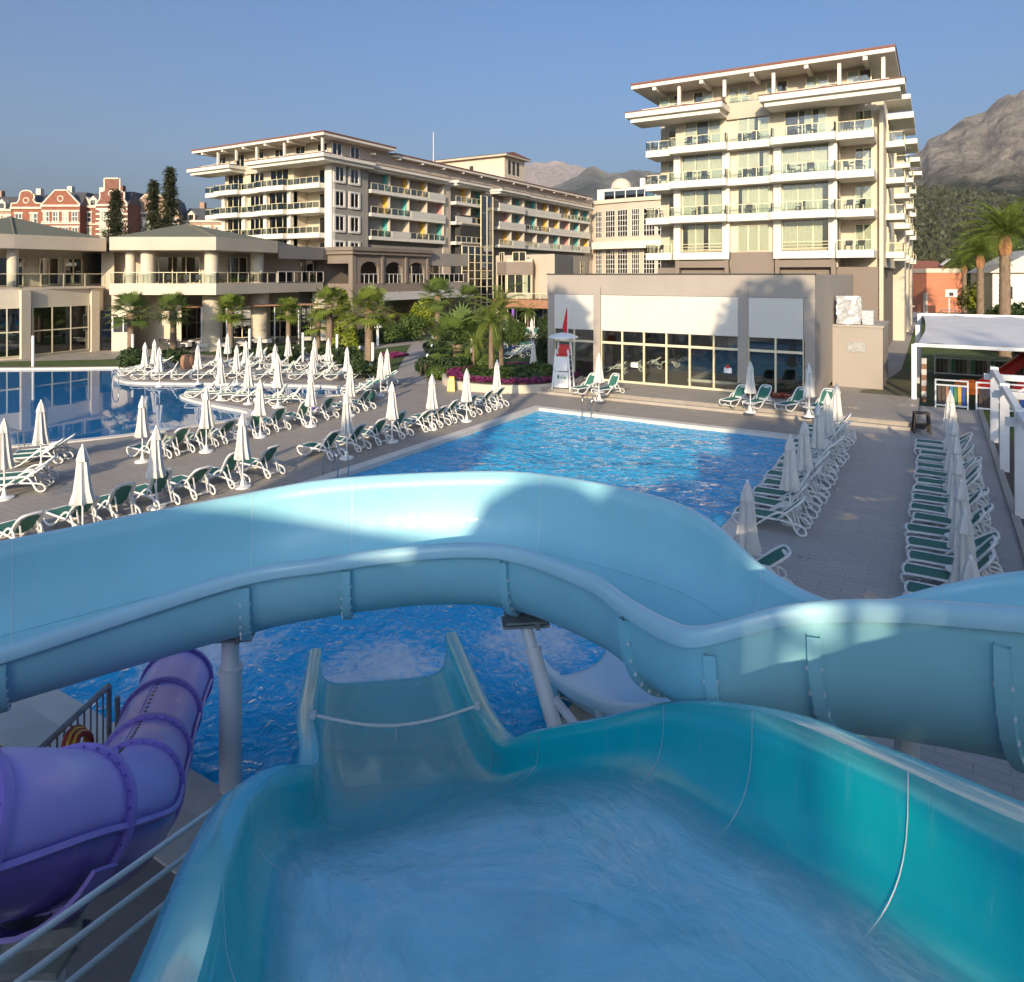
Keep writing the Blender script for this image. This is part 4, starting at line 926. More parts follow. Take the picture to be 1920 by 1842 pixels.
fence('short white framed playground gate with coloured slats',-.05,1.45,43.05,7,rnd); fence('long white framed playground fence with coloured slats',1.75,5.2,43.0,15,rnd); fence('pale slatted fence at the back of the playground',-.1,4.2,57.0,18,rnd,True); fence('pale slatted fence behind the climbing frame',4.4,8.6,57.0,18,rnd,True)
CP = thing('candy_post', 'striped wooden post at the playground gate', 'post', (-.55,44.5,0))
for k in range(8): MB().box(-.12,.12,-.12,.12,.3*k,.3*k+.3).build('stripe',('terracotta','stucco_white')[k%2],CP)
PS = thing('play_slide_set', 'red and orange plastic climbing frame with a slide', 'play set', (4.5,52,0), world=True)
MB().tube([(4.6,51,2.2),(4.0,50.3,1.7),(3.0,49.3,1.0),(2.2,48.6,.5),(1.6,48.1,.4)],[.34,.36,.36,.38,.42],8).build('slide_chute','red_plastic',PS,smooth=2)
MB().tube([(1.9,48.4,.45),(1.2,47.8,.45)],[.46,.5],8).build('slide_end','orange_plastic',PS)
for x in (4.2,6.2):
    for y in (51,53): MB().tube([(x,y,0),(x,y,3.0)],.09,6).build('post','dark_wood',PS)
MB().box(4.1,6.3,50.9,53.1,2.0,2.15).build('platform','cyan_plastic',PS); MB().add([(4,50.8,2.9),(6.4,50.8,2.9),(6.4,53.2,2.9),(4,53.2,2.9),(5.2,52,3.7)],[(0,1,4),(1,2,4),(2,3,4),(3,0,4)]).build('roof','orange_plastic',PS)
MB().lathe([(.7,.1),(.85,.5),(.7,.9),(.3,1.1)],12,(4.3,47.2,0)).build('dome_tunnel','red_plastic',PS,smooth=True); MB().box(2.3,3.6,47.6,48.5,.05,.5).build('step_block','blue_plastic',PS); MB().box(7,7.6,50,52,.1,2.1).build('panel','yellow_plastic',PS)
PG = thing('pergola', 'white painted pergola with thick posts over dark decking', 'pergola', (4.6,30,0), world=True)
YS = [14.2,19.4,24.7,30.2,35.2]
for y in YS:
    for x in (2.08,7.2): MB().box(x-.14,x+.14,y-.14,y+.14,.03,3.15).build('post','white_paint',PG)
    MB().box(1.72,8.2,y-.10,y+.10,2.62,2.86).build('cross_beam','white_paint',PG)
    MB().beam((2.2,y-.0,1.7),(3.5,y,2.6),.1,.1).build('brace','white_paint',PG)
for x in (2.08,4.7,7.2): MB().box(x-.09,x+.09,13.2,36.2,2.87,3.08).build('long_beam','white_paint',PG)
BT = thing('stand_table', 'black wooden stand beside the lane end', 'table', (-.55,36.6-.9,0), .2)
MB().box(-.3,.3,-.25,.25,.86,.92).build('top','black_wood',BT); MB().box(-.26,.26,-.2,.2,.2,.42).build('shelf_box','black_wood',BT)
for sx in (-1,1):
    for sy_ in (-1,1): MB().beam((sx*.26,sy_*.2,.86),(sx*.32,sy_*.24,0),.07,.07).build('leg','black_wood',BT)
for k,(y,h_) in enumerate(((26.5,.75),(31.6,.75))):
    t = thing('pergola_table','red and white table under the pergola','table',(4.6,y,.03),0,'tables under the pergola'); MB().box(-.5,.5,-.5,.5,.70,.75).build('table_top','red_cloth' if k else 'white_paint',t); MB().box(-.06,.06,-.06,.06,0,.70).build('leg','white_paint',t)
# ================================================================== WATER SLIDES
def gel(name, col, rough=.16, var=.05, streak=.25, coat=.5):
    """moulded gelcoat: glossy, faintly streaked with lime and wear"""
    m, n, N, L = nodes(name); out = N('ShaderNodeOutputMaterial'); p = N('ShaderNodeBsdfPrincipled'); L(p.outputs[0], out.inputs[0])
    v = coords(N, L); f = nz(N, L, v, 1.1, 5, .6); f2 = nz(N, L, coords(N, L, (3,3,.6)), 2.2, 6, .7)
    c = ramp(N, L, f, [(.3, sc3(col,1-var)), (.7, sc3(col,1+var))])
    c = mixc(N, L, mth(N, L, 'MULTIPLY', ramp(N, L, f2, [(.55,(0,0,0)),(.8,(1,1,1))]), streak), c, tuple(.5*x+.3 for x in col))
    L(c, p.inputs['Base Color'])
    L(ramp(N, L, f2, [(.3,(rough*.85,)*3),(.75,(rough*1.35,)*3)]), p.inputs['Roughness'])
    p.inputs['Coat Weight'].default_value = coat; p.inputs['Coat Roughness'].default_value = .05
    b = N('ShaderNodeBump'); b.inputs['Strength'].default_value = .06; b.inputs['Distance'].default_value = .05; L(nz(N, L, v, 1.6, 3), b.inputs['Height']); L(b.outputs[0], p.inputs['Normal'])
gel('gel_sky', (.30,.64,.74), .42, .05, .3, .12); gel('gel_sky_rim', (.40,.69,.79), .32, .05, .3, .12); gel('gel_teal', (.004,.55,.60), .22, .05, .2, .2); gel('gel_teal_rim', (.09,.58,.66), .2, .05, .25, .35); gel('gel_pale', (.58,.80,.92), .3, .05, .2, .1)
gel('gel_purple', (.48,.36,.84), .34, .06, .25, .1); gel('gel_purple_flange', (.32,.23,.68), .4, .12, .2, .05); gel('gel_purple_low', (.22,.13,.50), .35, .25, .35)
mat('seam_white', (.75,.78,.78), .5, .05, 5)
def slide_water():
    m, n, N, L = nodes('slide_water'); out = N('ShaderNodeOutputMaterial'); tc = N('ShaderNodeTexCoord'); mp = N('ShaderNodeMapping'); L(tc.outputs['UV'], mp.inputs[0]); mp.inputs['Scale'].default_value = (7.0,.75,1)
    v = mp.outputs[0]; bp = N('ShaderNodeBump'); bp.inputs['Strength'].default_value = .4; bp.inputs['Distance'].default_value = .05
    h = mth(N, L, 'ADD', nz(N, L, v, 3.0, 4, .5, 1.0), mth(N, L, 'MULTIPLY', nz(N, L, v, 1.1, 3, .6, .8), 1.2)); L(h, bp.inputs['Height'])
    fr = N('ShaderNodeFresnel'); fr.inputs[0].default_value = 1.33; L(bp.outputs[0], fr.inputs['Normal'])
    gl = N('ShaderNodeBsdfGlossy'); gl.inputs['Roughness'].default_value = .05; L(bp.outputs[0], gl.inputs['Normal'])
    tr = N('ShaderNodeBsdfTransparent'); tr.inputs[0].default_value = (.85,.96,.99,1)
    df = N('ShaderNodeBsdfDiffuse'); df.inputs[0].default_value = (.42,.88,1.0,1); L(bp.outputs[0], df.inputs['Normal'])
    sp = N('ShaderNodeSeparateXYZ'); L(tc.outputs['UV'], sp.inputs[0])
    # the sheet thins out towards both walls and the lower run
    e = mth(N, L, 'MULTIPLY', mth(N, L, 'MULTIPLY', sp.outputs[0], mth(N, L, 'SUBTRACT', 1.0, sp.outputs[0])), 4)
    e = mth(N, L, 'MULTIPLY', e, ramp(N, L, mth(N, L, 'MULTIPLY', sp.outputs[1], .1), [(.0,(1,1,1)),(.40,(1,1,1)),(.58,(.10,.10,.10)),(1,(.06,.06,.06))]))
    e = mth(N, L, 'MINIMUM', 1.0, mth(N, L, 'MULTIPLY', e, 1.7)); body = mth(N, L, 'MULTIPLY', e, mth(N, L, 'ADD', .62, mth(N, L, 'MULTIPLY', nz(N, L, v, 1.6, 5, .6, .6), .75)))
    b1 = N('ShaderNodeMixShader'); L(body, b1.inputs[0]); L(tr.outputs[0], b1.inputs[1]); L(df.outputs[0], b1.inputs[2])
    b2 = N('ShaderNodeMixShader'); L(mth(N, L, 'MULTIPLY', fr.outputs[0], mth(N, L, 'ADD', .08, mth(N, L, 'MULTIPLY', e, .7))), b2.inputs[0]); L(b1.outputs[0], b2.inputs[1]); L(gl.outputs[0], b2.inputs[2])
    wf = N('ShaderNodeBsdfDiffuse'); wf.inputs[0].default_value = (.90,.95,.98,1); L(bp.outputs[0], wf.inputs['Normal'])
    mp2 = N('ShaderNodeMapping'); L(tc.outputs['UV'], mp2.inputs[0]); mp2.inputs['Scale'].default_value = (3.2,.8,1); pt = ramp(N, L, nz(N, L, mp2.outputs[0], 1.6, 5, .6, .9), [(.42,(.06,.06,.06)),(.66,(1,1,1))])
    fo = mth(N, L, 'MULTIPLY', mth(N, L, 'MULTIPLY', ramp(N, L, nz(N, L, v, 3.4, 10, .80, 1.2), [(.36,(0,0,0)),(.74,(.9,.9,.9))]), pt), e)
    b3 = N('ShaderNodeMixShader'); L(fo, b3.inputs[0]); L(b2.outputs[0], b3.inputs[1]); L(wf.outputs[0], b3.inputs[2]); L(b3.outputs[0], out.inputs[0])
slide_water()
def csec(N_, F_, zb, p=.68, n=40):
    pts = []
    for i in range(n+1):
        t = PI*i/n; c = math.cos(t); cc = math.copysign(abs(c)**p, c); s_ = max(0.0, math.sin(t))**p; u = (1-cc)/2
        q = N_ + (F_-N_)*u; q = Vector((q.x, q.y, q.z*(1-s_) + zb*s_)); pts.append(q)
    return pts
def full_sec(N_, F_, zb, lip, p=.68):
    out_ = (N_-F_); out_.z = 0; out_.normalize(); ins = csec(N_, F_, zb, p)
    a = N_ + out_*lip; b = F_ - out_*lip
    lipN = [a + Vector((0,0,-.14)), a + Vector((0,0,-.02)) + out_*.015, a + Vector((0,0,.012)) - out_*lip*.25, N_ + out_*lip*.3 + Vector((0,0,.02))]
    lipF = [F_ - out_*lip*.3 + Vector((0,0,.02)), b + Vector((0,0,.012)) + out_*lip*.25, b + Vector((0,0,-.02)) - out_*.015, b + Vector((0,0,-.14))]
    return lipN, ins, lipF
def trough(root, ctrl, sub, joints, body, rim, lip, p, seams=True, flange=True, flangemat=None, so_=1):
    """ctrl rows: near rim (l,d,z), far rim (l,d,z), floor z.  One section of moulding between each pair of joints."""
    Ns = catmull([CW(*c[0]) for c in ctrl], sub); Fs = catmull([CW(*c[1]) for c in ctrl], sub); Bs = [v.x for v in catmull([Vector((c[2],0,0)) for c in ctrl], sub)]
    nS = len(Ns); secs = [full_sec(a, b, z, lip, p if not isinstance(p, tuple) else p[0] + (p[1]-p[0])*min(1, max(0, (i/nS-.45)/.2))) for i, (a, b, z) in enumerate(zip(Ns, Fs, Bs))]
    J = [int(j*sub) for j in joints]
    for a, b in ((J[0], J[-1]),):
        g = MB().grid([s_[1] for s_ in secs[a:b+1]]); o = g.build('slide_bed', body, root, smooth=True)
        m_ = o.modifiers.new('shell','SOLIDIFY'); m_.thickness = .03; m_.offset = so_
        for k in (0,2):
            r_ = MB().grid([(s_[k] + ([s_[1][0]] if k == 0 else [])) if k == 0 else ([s_[1][-1]] + s_[2]) for s_ in secs[a:b+1]]).build('rim', rim, o, smooth=True)
    for j in J[1:-1]:
        N_, F_, zb = Ns[j], Fs[j], Bs[j]; t = (Ns[j+1]+Fs[j+1]-Ns[j-1]-Fs[j-1]); t.z = 0; t.normalize()
        cen = (N_+F_)/2; cen.z = max(N_.z,F_.z)
        ins = secs[j][1]
        if seams:
            up = []
            for i, q in enumerate(ins):
                nn = Vector((cen.x-q.x, cen.y-q.y, cen.z+.3-q.z)).normalized(); up.append(q + nn*.006)
            MB().grid([[q - t*.0032 for q in up], [q + t*.0032 for q in up]]).build('joint_seam','seam_white',root)
        if flange:
            rows = []
            outp = []
            for i, q in enumerate(ins):
                if i < 1 or i > len(ins)-2: continue
                k0 = ins[max(0,i-1)]; k1 = ins[min(len(ins)-1,i+1)]; tg = (k1-k0).normalized(); nn = tg.cross(t).normalized()
                if nn.dot(q-cen) < 0: nn = -nn
                outp.append(q + nn*.10)
            ins = ins[1:-1]; fl = MB(); inn2 = [q + (o_-q)*.25 for q, o_ in zip(ins, outp)]
            fl.grid([[q - t*.05 for q in inn2],[q - t*.05 for q in outp],[q + t*.05 for q in outp],[q + t*.05 for q in inn2]]); fo = fl.build('joint_flange', flangemat or body, root)
            bl = MB()
            for i in range(2, len(outp)-2, 2):
                for sgn in (-1,1): bl.obox(outp[i] + t*.05*sgn - (outp[i]-ins[i])*.3, .03,.03,.03)
            bl.build('bolts','steel_paint',fo)['kind'] = 'stuff'
    return Ns, Fs, Bs, secs
# ---- broad sky-blue slide crossing the pool
SK = thing('raft_slide', 'broad pale blue raft slide curving across the splash pool', 'water slide', CW(-3,9.5,0), world=True)
sky_ctrl = [((-9.2,4.6,2.60),(-10.8,6.4,3.15),1.7),((-7.3,6.3,2.82),(-8.6,8.1,3.32),1.95),((-5.5,7.5,3.0),(-6.7,9.35,3.42),2.08),((-3.5,8.6,3.3),(-4.3,10.85,3.53),2.2),((-2.42,8.8,3.42),(-3.0,11.2,3.67),2.36),((-1.1,8.97,3.52),(-1.2,11.3,3.76),2.46),((-.07,8.7,3.62),(.45,11.0,3.82),2.52),((.83,7.72,3.72),(2.3,9.6,3.80),2.58),((1.16,6.91,3.8),(3.0,8.4,3.44),2.66),((1.43,6.25,3.9),(3.55,7.95,3.26),2.76),((1.68,5.95,4.0),(4.0,7.8,3.30),2.8),((2.4,5.82,4.25),(4.7,7.75,3.5),2.85),((3.09,5.46,4.45),(5.4,7.5,3.77),2.95),((3.66,4.98,4.62),(6.1,6.9,4.08),3.1),((4.7,4.1,4.95),(7.1,5.9,4.5),3.4),((5.6,2.8,5.3),(8.0,4.3,4.9),3.8)]
SKN, SKF, SKB, SKS = trough(SK, sky_ctrl, 8, (0,2.0,3.2,4.25,6.1,8.0,10.1,11.2,12.9,14,15), 'gel_sky', 'gel_sky_rim', .12, .70)
# moulded line along the far wall
MB().tube([s_[1][29] + Vector((0,0,.01)) for s_ in SKS[:80]], .010, 4).build('wall_seam','gel_sky',SK)
def pillar(root, px, d, ztop, r, lean=None, z0=0.0):
    b = PD(px,d); t = lean or Vector((b.x,b.y,ztop)); t = Vector((t.x,t.y,ztop))
    MB().tube([Vector((b.x,b.y,z0)), t.lerp(Vector((b.x,b.y,z0)),.12)], r, 18).build('support_pillar','steel_paint',root,smooth=2)
    MB().tube([t.lerp(Vector((b.x,b.y,z0)),.13), t], r*.78, 16).build('pillar_neck','steel_paint',root,smooth=2)
    MB().tube([t.lerp(Vector((b.x,b.y,z0)),.115), t.lerp(Vector((b.x,b.y,z0)),.135)], r*1.12, 18).build('pillar_collar','steel_paint',root,smooth=2)
    q = MB().obox(t + Vector((0,0,.02)), .62,.30,.035,YAW+.1).obox(t + Vector((0,0,.10)), .55,.42,.03,YAW+.1)
    for k in (-1,1): q.obox(t + Vector((k*.18,0,.06)), .06,.22,.1,YAW+.1)
    q.build('bracket_plate','galvanised',root)
    MB().tube([t + Vector((-.15,0,.12)), t + Vector((-.1,.05,.22))],.05,6).build('bracket_arm','galvanised',root)
pillar(SK, 432, 9.45, 2.08, .145, z0=-1.4)
pillar(SK, 1112, 8.3, 2.32, .10, lean=PD(985,9.35))
MB().tube([PD(1040,8.95,1.55), PD(1190,8.1,.9)],.055,10).build('brace','steel_paint',SK,smooth=True)
pillar(SK, 1700, 7.2, 2.75, .12); pillar(SK, -150, 8.2, 1.8, .14, z0=-1.4)
# ---- pale flared run-out emerging below it
RO = thing('runout_slide', 'pale blue flared slide end dropping into the splash pool', 'water slide', CW(2,10.5,0), world=True)
ro = [((.45,12.0,.50),(1.75,12.5,.75),.0),((.72,11.0,.72),(2.2,11.7,1.05),.18),((1.05,10.1,.98),(2.75,10.9,1.38),.42),((1.5,9.2,1.35),(3.3,10.0,1.8),.80),((2.1,8.4,1.85),(4.0,9.1,2.3),1.25),((3.0,7.7,2.4),(4.8,8.6,2.8),1.8)]
trough(RO, ro, 8, (0,2.4,5), 'gel_pale', 'gel_pale', .12, .75)
MB().grid([[CW(.45,12.0,.50),CW(.72,11,.72)],[CW(.43,11.95,-.15),CW(.68,10.95,-.12)]]).build('side_skirt','gel_sky',RO)
# ---- teal slide in front
TE = thing('lane_slide', 'wide teal slide with running water narrowing towards the pool', 'water slide', CW(-.5,6,0), world=True)
te = [((-.62,.55,5.45),(2.15,.8,5.75),4.55),((-.80,1.3,5.2),(2.05,1.7,5.35),4.32),((-.95,2.1,4.87),(1.95,2.63,4.92),3.95),((-1.34,3.3,4.25),(1.9,3.7,4.45),3.42),((-1.74,4.6,3.53),(1.73,4.8,3.98),2.82),((-1.90,5.4,3.1),(1.42,6.2,3.18),2.25),((-1.97,6.1,2.70),(.95,7.1,2.48),1.82),((-1.97,7.0,2.1),(.24,7.8,1.88),1.34),((-2.2,7.9,1.7),(-.13,8.2,1.54),1.0),((-2.6,9.1,1.28),(-.45,9.1,1.32),.65),((-2.9,10.4,.95),(-.8,10.6,1.02),.33),((-3.2,11.7,.72),(-1.15,12,.82),.10)]
TN, TF, TB_, TS = trough(TE, te, 10, (0,2.75,4.1,5.1,6.9,8.3,9.2,11), 'gel_teal', 'gel_teal_rim', .20, (.60,.34), flange=True, so_=-1)
# running water on its bed, UV along the flow
def flow():
    me_rows = []; n = 40; i0, i1 = 7, 33
    for s_, a, b in zip(TS, TN, TF):
        me_rows.append([s_[1][i] + Vector((0,0,.022 + .012*noise.noise(s_[1][i]*1.7))) for i in range(i0, i1+1)])
    mb = MB().grid(me_rows); o = mb.build('running_water','slide_water',TE,smooth=True)
    uv = o.data.uv_layers.new(name='UVMap'); m_ = i1-i0+1; L_ = [0]
    for k in range(1,len(me_rows)): L_.append(L_[-1] + (me_rows[k][13]-me_rows[k-1][13]).length)
    for lp in o.data.loops:
        r_, c_ = divmod(lp.vertex_index, m_); uv.data[lp.index].uv = (c_/(m_-1), L_[r_]*10/L_[-1])
    o['kind'] = 'stuff'
flow()
# rope across the lower run
rope = [TN[88].lerp(TF[90], t/14) + Vector((0,0,.05 - .22*math.sin(PI*t/14)*.9)) for t in range(15)]
RP = thing('safety_rope','white rope slung across the teal slide','rope',TN[88], world=True)
MB().tube(rope,.022,6).build('rope','rope_white',RP,smooth=True); MB().tube([rope[7],rope[7]+Vector((0,0,-.18))],.008,5).build('rope_end','rope_white',RP)
for q in (rope[0],rope[-1]): MB().obox(q,.07,.07,.07,YAW).build('rope_clamp','steel_paint',RP)
# legs under the teal slide
for k in (30,62,95):
    c_ = (TN[k]+TF[k])/2; MB().tube([(c_.x,c_.y,-.9 if k > 62 else 0),(c_.x,c_.y,TB_[k]-.08)],.11,12).build('support_leg','steel_paint',TE,smooth=2)
# ---- purple tube
PT = thing('tube_slide','purple enclosed tube slide with bolted flanges ending at the pool','water slide',CW(-3.5,6,0), world=True)
tc_ = [(-5.4,2.4,4.5),(-4.3,3.3,4.0),(-3.5,4.3,3.5),(-3.35,5.2,2.88),(-3.5,6.1,2.22),(-3.9,7.1,1.66),(-4.3,8.1,1.24),(-4.62,9.0,1.06),(-4.9,9.9,.90),(-5.1,10.6,.78)]
path = catmull([CW(*c) for c in tc_], 8); RT = .455
def ringframe(i):
    t = (path[min(i+1,len(path)-1)]-path[max(i-1,0)]).normalized(); r_ = t.cross(Vector((0,0,1))).normalized(); return t, r_, r_.cross(t).normalized()
def tpt(i, a, rad): t, r_, u = ringframe(i); return path[i] + r_*rad*math.cos(a) + u*rad*math.sin(a)
Jt = [0,8,16,24,40,50,60,72]
for a, b in zip(Jt[:-1], Jt[1:]):
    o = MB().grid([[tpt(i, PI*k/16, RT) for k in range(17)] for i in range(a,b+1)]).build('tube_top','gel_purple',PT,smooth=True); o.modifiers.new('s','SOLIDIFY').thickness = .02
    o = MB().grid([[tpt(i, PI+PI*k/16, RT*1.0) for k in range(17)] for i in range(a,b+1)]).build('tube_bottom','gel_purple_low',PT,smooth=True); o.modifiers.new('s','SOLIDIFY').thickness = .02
    for sd in (0,PI):
        MB().tube([tpt(i, sd, RT+.035) for i in range(a,b+1)], .028, 4).build('side_seam','gel_purple_flange',PT)
for j in Jt:
    t, r_, u = ringframe(j); rings = []
    for rad, off in ((RT+.005,-.035),(RT+.065,-.035),(RT+.07,0),(RT+.065,.035),(RT+.005,.035)): rings.append([path[j] + t*off + (r_*math.cos(2*PI*k/40)+u*math.sin(2*PI*k/40))*rad for k in range(41)])
    fo = MB().grid(rings).build('flange','gel_purple_flange',PT,smooth=2)
    bl = MB()
    for k in range(28):
        for off in (-.04,.04): bl.obox(path[j] + t*off + (r_*math.cos(2*PI*k/28)+u*math.sin(2*PI*k/28))*(RT+.038), .013,.013,.013)
    o = bl.build('bolts','gel_purple_low',fo); o['kind'] = 'stuff'
# ridge seam with bolts running down the upper curve
MB().tube([tpt(i, 1.75+.10*math.sin(i*.05), RT+.02) for i in range(26,62)], .018, 5).build('crown_seam','gel_purple',PT)
bl = MB()
for i in range(26,62): bl.obox(tpt(i, 1.60+.10*math.sin(i*.05), RT+.012), .035,.035,.02)
bl.build('bolts','frame_dark',PT)['kind'] = 'stuff'
b0 = path[22]; MB().tube([(b0.x,b0.y,0),(b0.x,b0.y,b0.z-RT-.42)],.14,18).build('support_pillar','steel_paint',PT,smooth=2)
MB().obox((b0.x,b0.y,b0.z-RT-.40),.46,.4,.05,YAW).obox((b0.x,b0.y,b0.z-RT-.22),.5,.06,.42,YAW+.15).obox((b0.x,b0.y,b0.z-RT-.10),.62,.45,.04,YAW+.15).build('bracket_plate','galvanised',PT)
q = MB().grid([[tpt(i, PI+.35+(PI-.7)*k/10, RT+.10) for k in range(11)] for i in (21,22,23)]); o = q.build('saddle','gel_purple_flange',PT); o.modifiers.new('s','SOLIDIFY').thickness = .03
b1 = path[64]; MB().tube([(b1.x,b1.y,-1.4),(b1.x,b1.y,b1.z-RT)],.12,12).build('support_pillar','steel_paint',PT,smooth=2)
# ---- pipe rails of the slide stair
SR = thing('stair_rail','three white sloping pipe rails between the purple tube and teal slide','railing',CW(-2.5,5,0), world=True)
for (d0,z0,d1,z1) in ((3.0,3.82,6.3,2.31),(2.9,3.70,6.1,2.18),(2.9,3.5,5.9,2.03)): MB().tube([CW(-2.52,d0,z0),CW(-2.5,d1,z1)],.021,10).build('rail','white_paint',SR,smooth=2)
for dd, zt in ((3.05,3.8),(6.15,2.38)): MB().tube([CW(-2.5,dd,0),CW(-2.5,dd,zt)],.03,8).build('post','steel_paint',SR)
# ---- low steel railing with a coiled hose by the pool edge
GR = thing('pool_railing','sloping grey steel railing with upright bars beside the purple tube','railing',W(150,1440), world=True)
ra, rb = W(66,1452,0), W(205,1400,0)
ga, gb = CW(-5.75,8.4,1.23), CW(-5.55,9.6,1.34)
MB().tube([ga,gb],.04,8).build('handrail','galvanised',GR)
for k in range(12):
    q = ga.lerp(gb, k/11); MB().tube([(q.x,q.y,.05),(q.x,q.y,q.z)],.014,6).build('bar','galvanised',GR)
for q in (ga,gb,gb+Vector((.12,.05,-.12))): MB().tube([(q.x,q.y,.01),(q.x,q.y,q.z-.02)],.035,8).build('post','galvanised',GR)
HC = thing('hose_coil','red and yellow hose coil hung on the grey steel railing','hose',CW(-5.15,8.5,0), world=True)
c0 = CW(-5.52,8.75,.92)
for k in range(5):
    MB().tube([c0 + CW(.03*k+.02*math.sin(t), (.27-.02*k)*math.cos(2*PI*t/18), (.36-.015*k)*math.sin(2*PI*t/18)) for t in range(18)],.032,6,closed=True).build('hose_loop','hose_red' if k % 2 == 0 else 'yellow_plastic',HC,smooth=True)
# ---- unseen slide tower added behind the viewer to shade the foreground
TW = thing('unseen_slide_tower','unseen steel framed slide tower with railings added behind the slide starts for shade','tower',(1.2,-3.2,0), world=True)
for x in (-1.6,4.0):
    for y in (-6.2,-1.1): MB().box(x-.12,x+.12,y-.12,y+.12,0,6.3).build('post','steel_paint',TW)
MB().box(-2,4.4,-6.6,-.9,5.0,5.2).build('platform','dark_wood',TW)
for x in (-1.6,4.0): MB().box(x-.04,x+.04,-6.2,-1.1,6.2,6.3).box(x-.04,x+.04,-6.2,-1.1,5.7,5.76).build('side_rail','steel_paint',TW)
MB().box(-1.6,4.0,-6.24,-6.16,6.2,6.3).box(-1.6,4.0,-6.24,-6.16,5.7,5.76).build('rear_rail','steel_paint',TW)

# ---- unseen block added behind the viewer, its roofline stepped to shade slides and lane
SHB = thing('shade_block','unseen stepped beige block with a round head added to shade the slides','building',(5,-21,0), world=True)
for x0_, x1_, h_ in ((-6.6,-1.6,14.2),(-1.6,2.9,12.0),(5.7,6.9,13.9),(6.9,9.4,10.9),(9.4,21,17.6)): MB().box(x0_,x1_,-24,-20+.002*x0_,0,h_).build('wall','stucco_beige',SHB)
MB().box(2.9,5.7,-24,-20.6,0,12.0).build('wall','stucco_beige',SHB)
MB().lathe([(1.35,0),(1.35,12.4),(1.1,12.95),(.6,13.3),(.05,13.45)],24,(4.3,-20.5,0)).build('shade_dome','stucco_cream',SHB,smooth=2)  # dome shaped to cast the round shadow on the blue slide
for x_ in (7.15,7.75,8.1,8.75,9.2): MB().box(x_-.09,x_+.09,-20.4,-20.2,10.9,13.2).build('shade_post','white_paint',SHB)  # bars added to break up the sun falling on the teal wall
MB().box(6.9,9.4,-20.5,-20.1,13.0,15.2).build('shade_beam','white_paint',SHB)  # added to keep the sun off the nearest lane parasol
MB().beam((6.9,-20.3,12.7),(9.4,-20.3,11.4),.14,.14).build('shade_brace','white_paint',SHB)
for k in range(6): window(SHB,(-5.4+2.0*k,-19.97,4.2),PI,1.5,1.8,2,1,pm_='pane_dark',cur=.3)
# ================================================================== SUN LOUNGERS AND PARASOLS
def make_lounger(ang, fab):
    t = thing('sun_lounger','white resin sun lounger with green mesh','sun lounger')
    side = [(.22,.36),(-.35,.36),(-.86,.355),(-.975,.27),(-.88,.10),(-.62,.035),(-.34,.13),(-.04,.38),(.20,.54),(.42,.54),(.58,.36),(.70,.10),(.84,.035),(.95,.11),(.86,.27),(.55,.33),(.25,.36)]
    p = catmull([Vector((0,a,b)) for a, b in side], 2)
    me = MB().tube(p,.032,6).mesh('side_rail','resin_white',True)
    for sx in (-1,1): put('side_rail',me,t,(sx*.315,0,0))
    MB().grid([[(-.285,y,z),(0,y,z-.02),(.285,y,z)] for y, z in ((-.92,.375),(-.5,.37),(0,.37),(.22,.375))]).build('seat_fabric',fab,t,smooth=True)
    MB().tube([(-.315,-.90,.355),(-.1,-.95,.35),(.1,-.95,.35),(.315,-.90,.355)],.030,6).build('foot_bar','resin_white',t); MB().box(-.3,.3,.70,.74,.10,.15).build('cross_bar','resin_white',t); MB().box(-.3,.3,-.66,-.62,.05,.10).build('cross_bar','resin_white',t)
    ca, sa = math.cos(ang), math.sin(ang)
    def B(x, s_, o=0): return Vector((x, .22 + s_*ca - o*sa, .37 + s_*sa + o*ca))
    loop = [B(-.29,0),B(-.31,.3),B(-.31,.62),B(-.25,.80),B(-.12,.845),B(.12,.845),B(.25,.80),B(.31,.62),B(.31,.3),B(.29,0)]
    bk = MB().tube(catmull(loop,2),.036,6).build('backrest_frame','resin_white',t,smooth=True)
    MB().grid([[B(-.295,s_),B(0,s_,-.025),B(.295,s_)] for s_ in (0,.3,.6,.76)] + [[B(-.2,.82),B(0,.82),B(.2,.82)]]).build('backrest_fabric',fab,bk,smooth=True)
    # moulded white border behind the mesh
    bo = MB()
    for sx in (-1,1): bo.grid([[B(sx*.30,s_,-.012),B(sx*.215,s_,-.012)] for s_ in (.02,.4,.80)])
    bo.grid([[B(x,.80,-.012),B(x,.70,-.012)] for x in (-.30,0,.30)]); bo.grid([[B(x,.10,-.012),B(x,.0,-.012)] for x in (-.30,0,.30)])
    bo.build('backrest_border','resin_white',bk)
    MB().beam(B(-.2,.45,-.03),(-.2,.72,.12),.03,.03).build('back_prop','resin_white',t); MB().beam(B(.2,.45,-.03),(.2,.72,.12),.03,.03).build('back_prop','resin_white',t)
    return t
LA = Proto(make_lounger(R(52),'mesh_green')); LA2 = Proto(make_lounger(R(61),'mesh_green')); LA3 = Proto(make_lounger(R(43),'mesh_green')); LB_ = Proto(make_lounger(R(52),'mesh_green_pale')); LC = Proto(make_lounger(R(34),'mesh_green'))
def lounge(P, x, y, heading, label, group, z=0.006): # heading: direction of the head end, radians from +X
    if P is LA: P = random.choice((LA,LA,LA2,LA3))
    P.at((x+random.uniform(-.07,.07),y+random.uniform(-.05,.05),z), heading - PI/2 + random.gauss(0,.05), label, group)
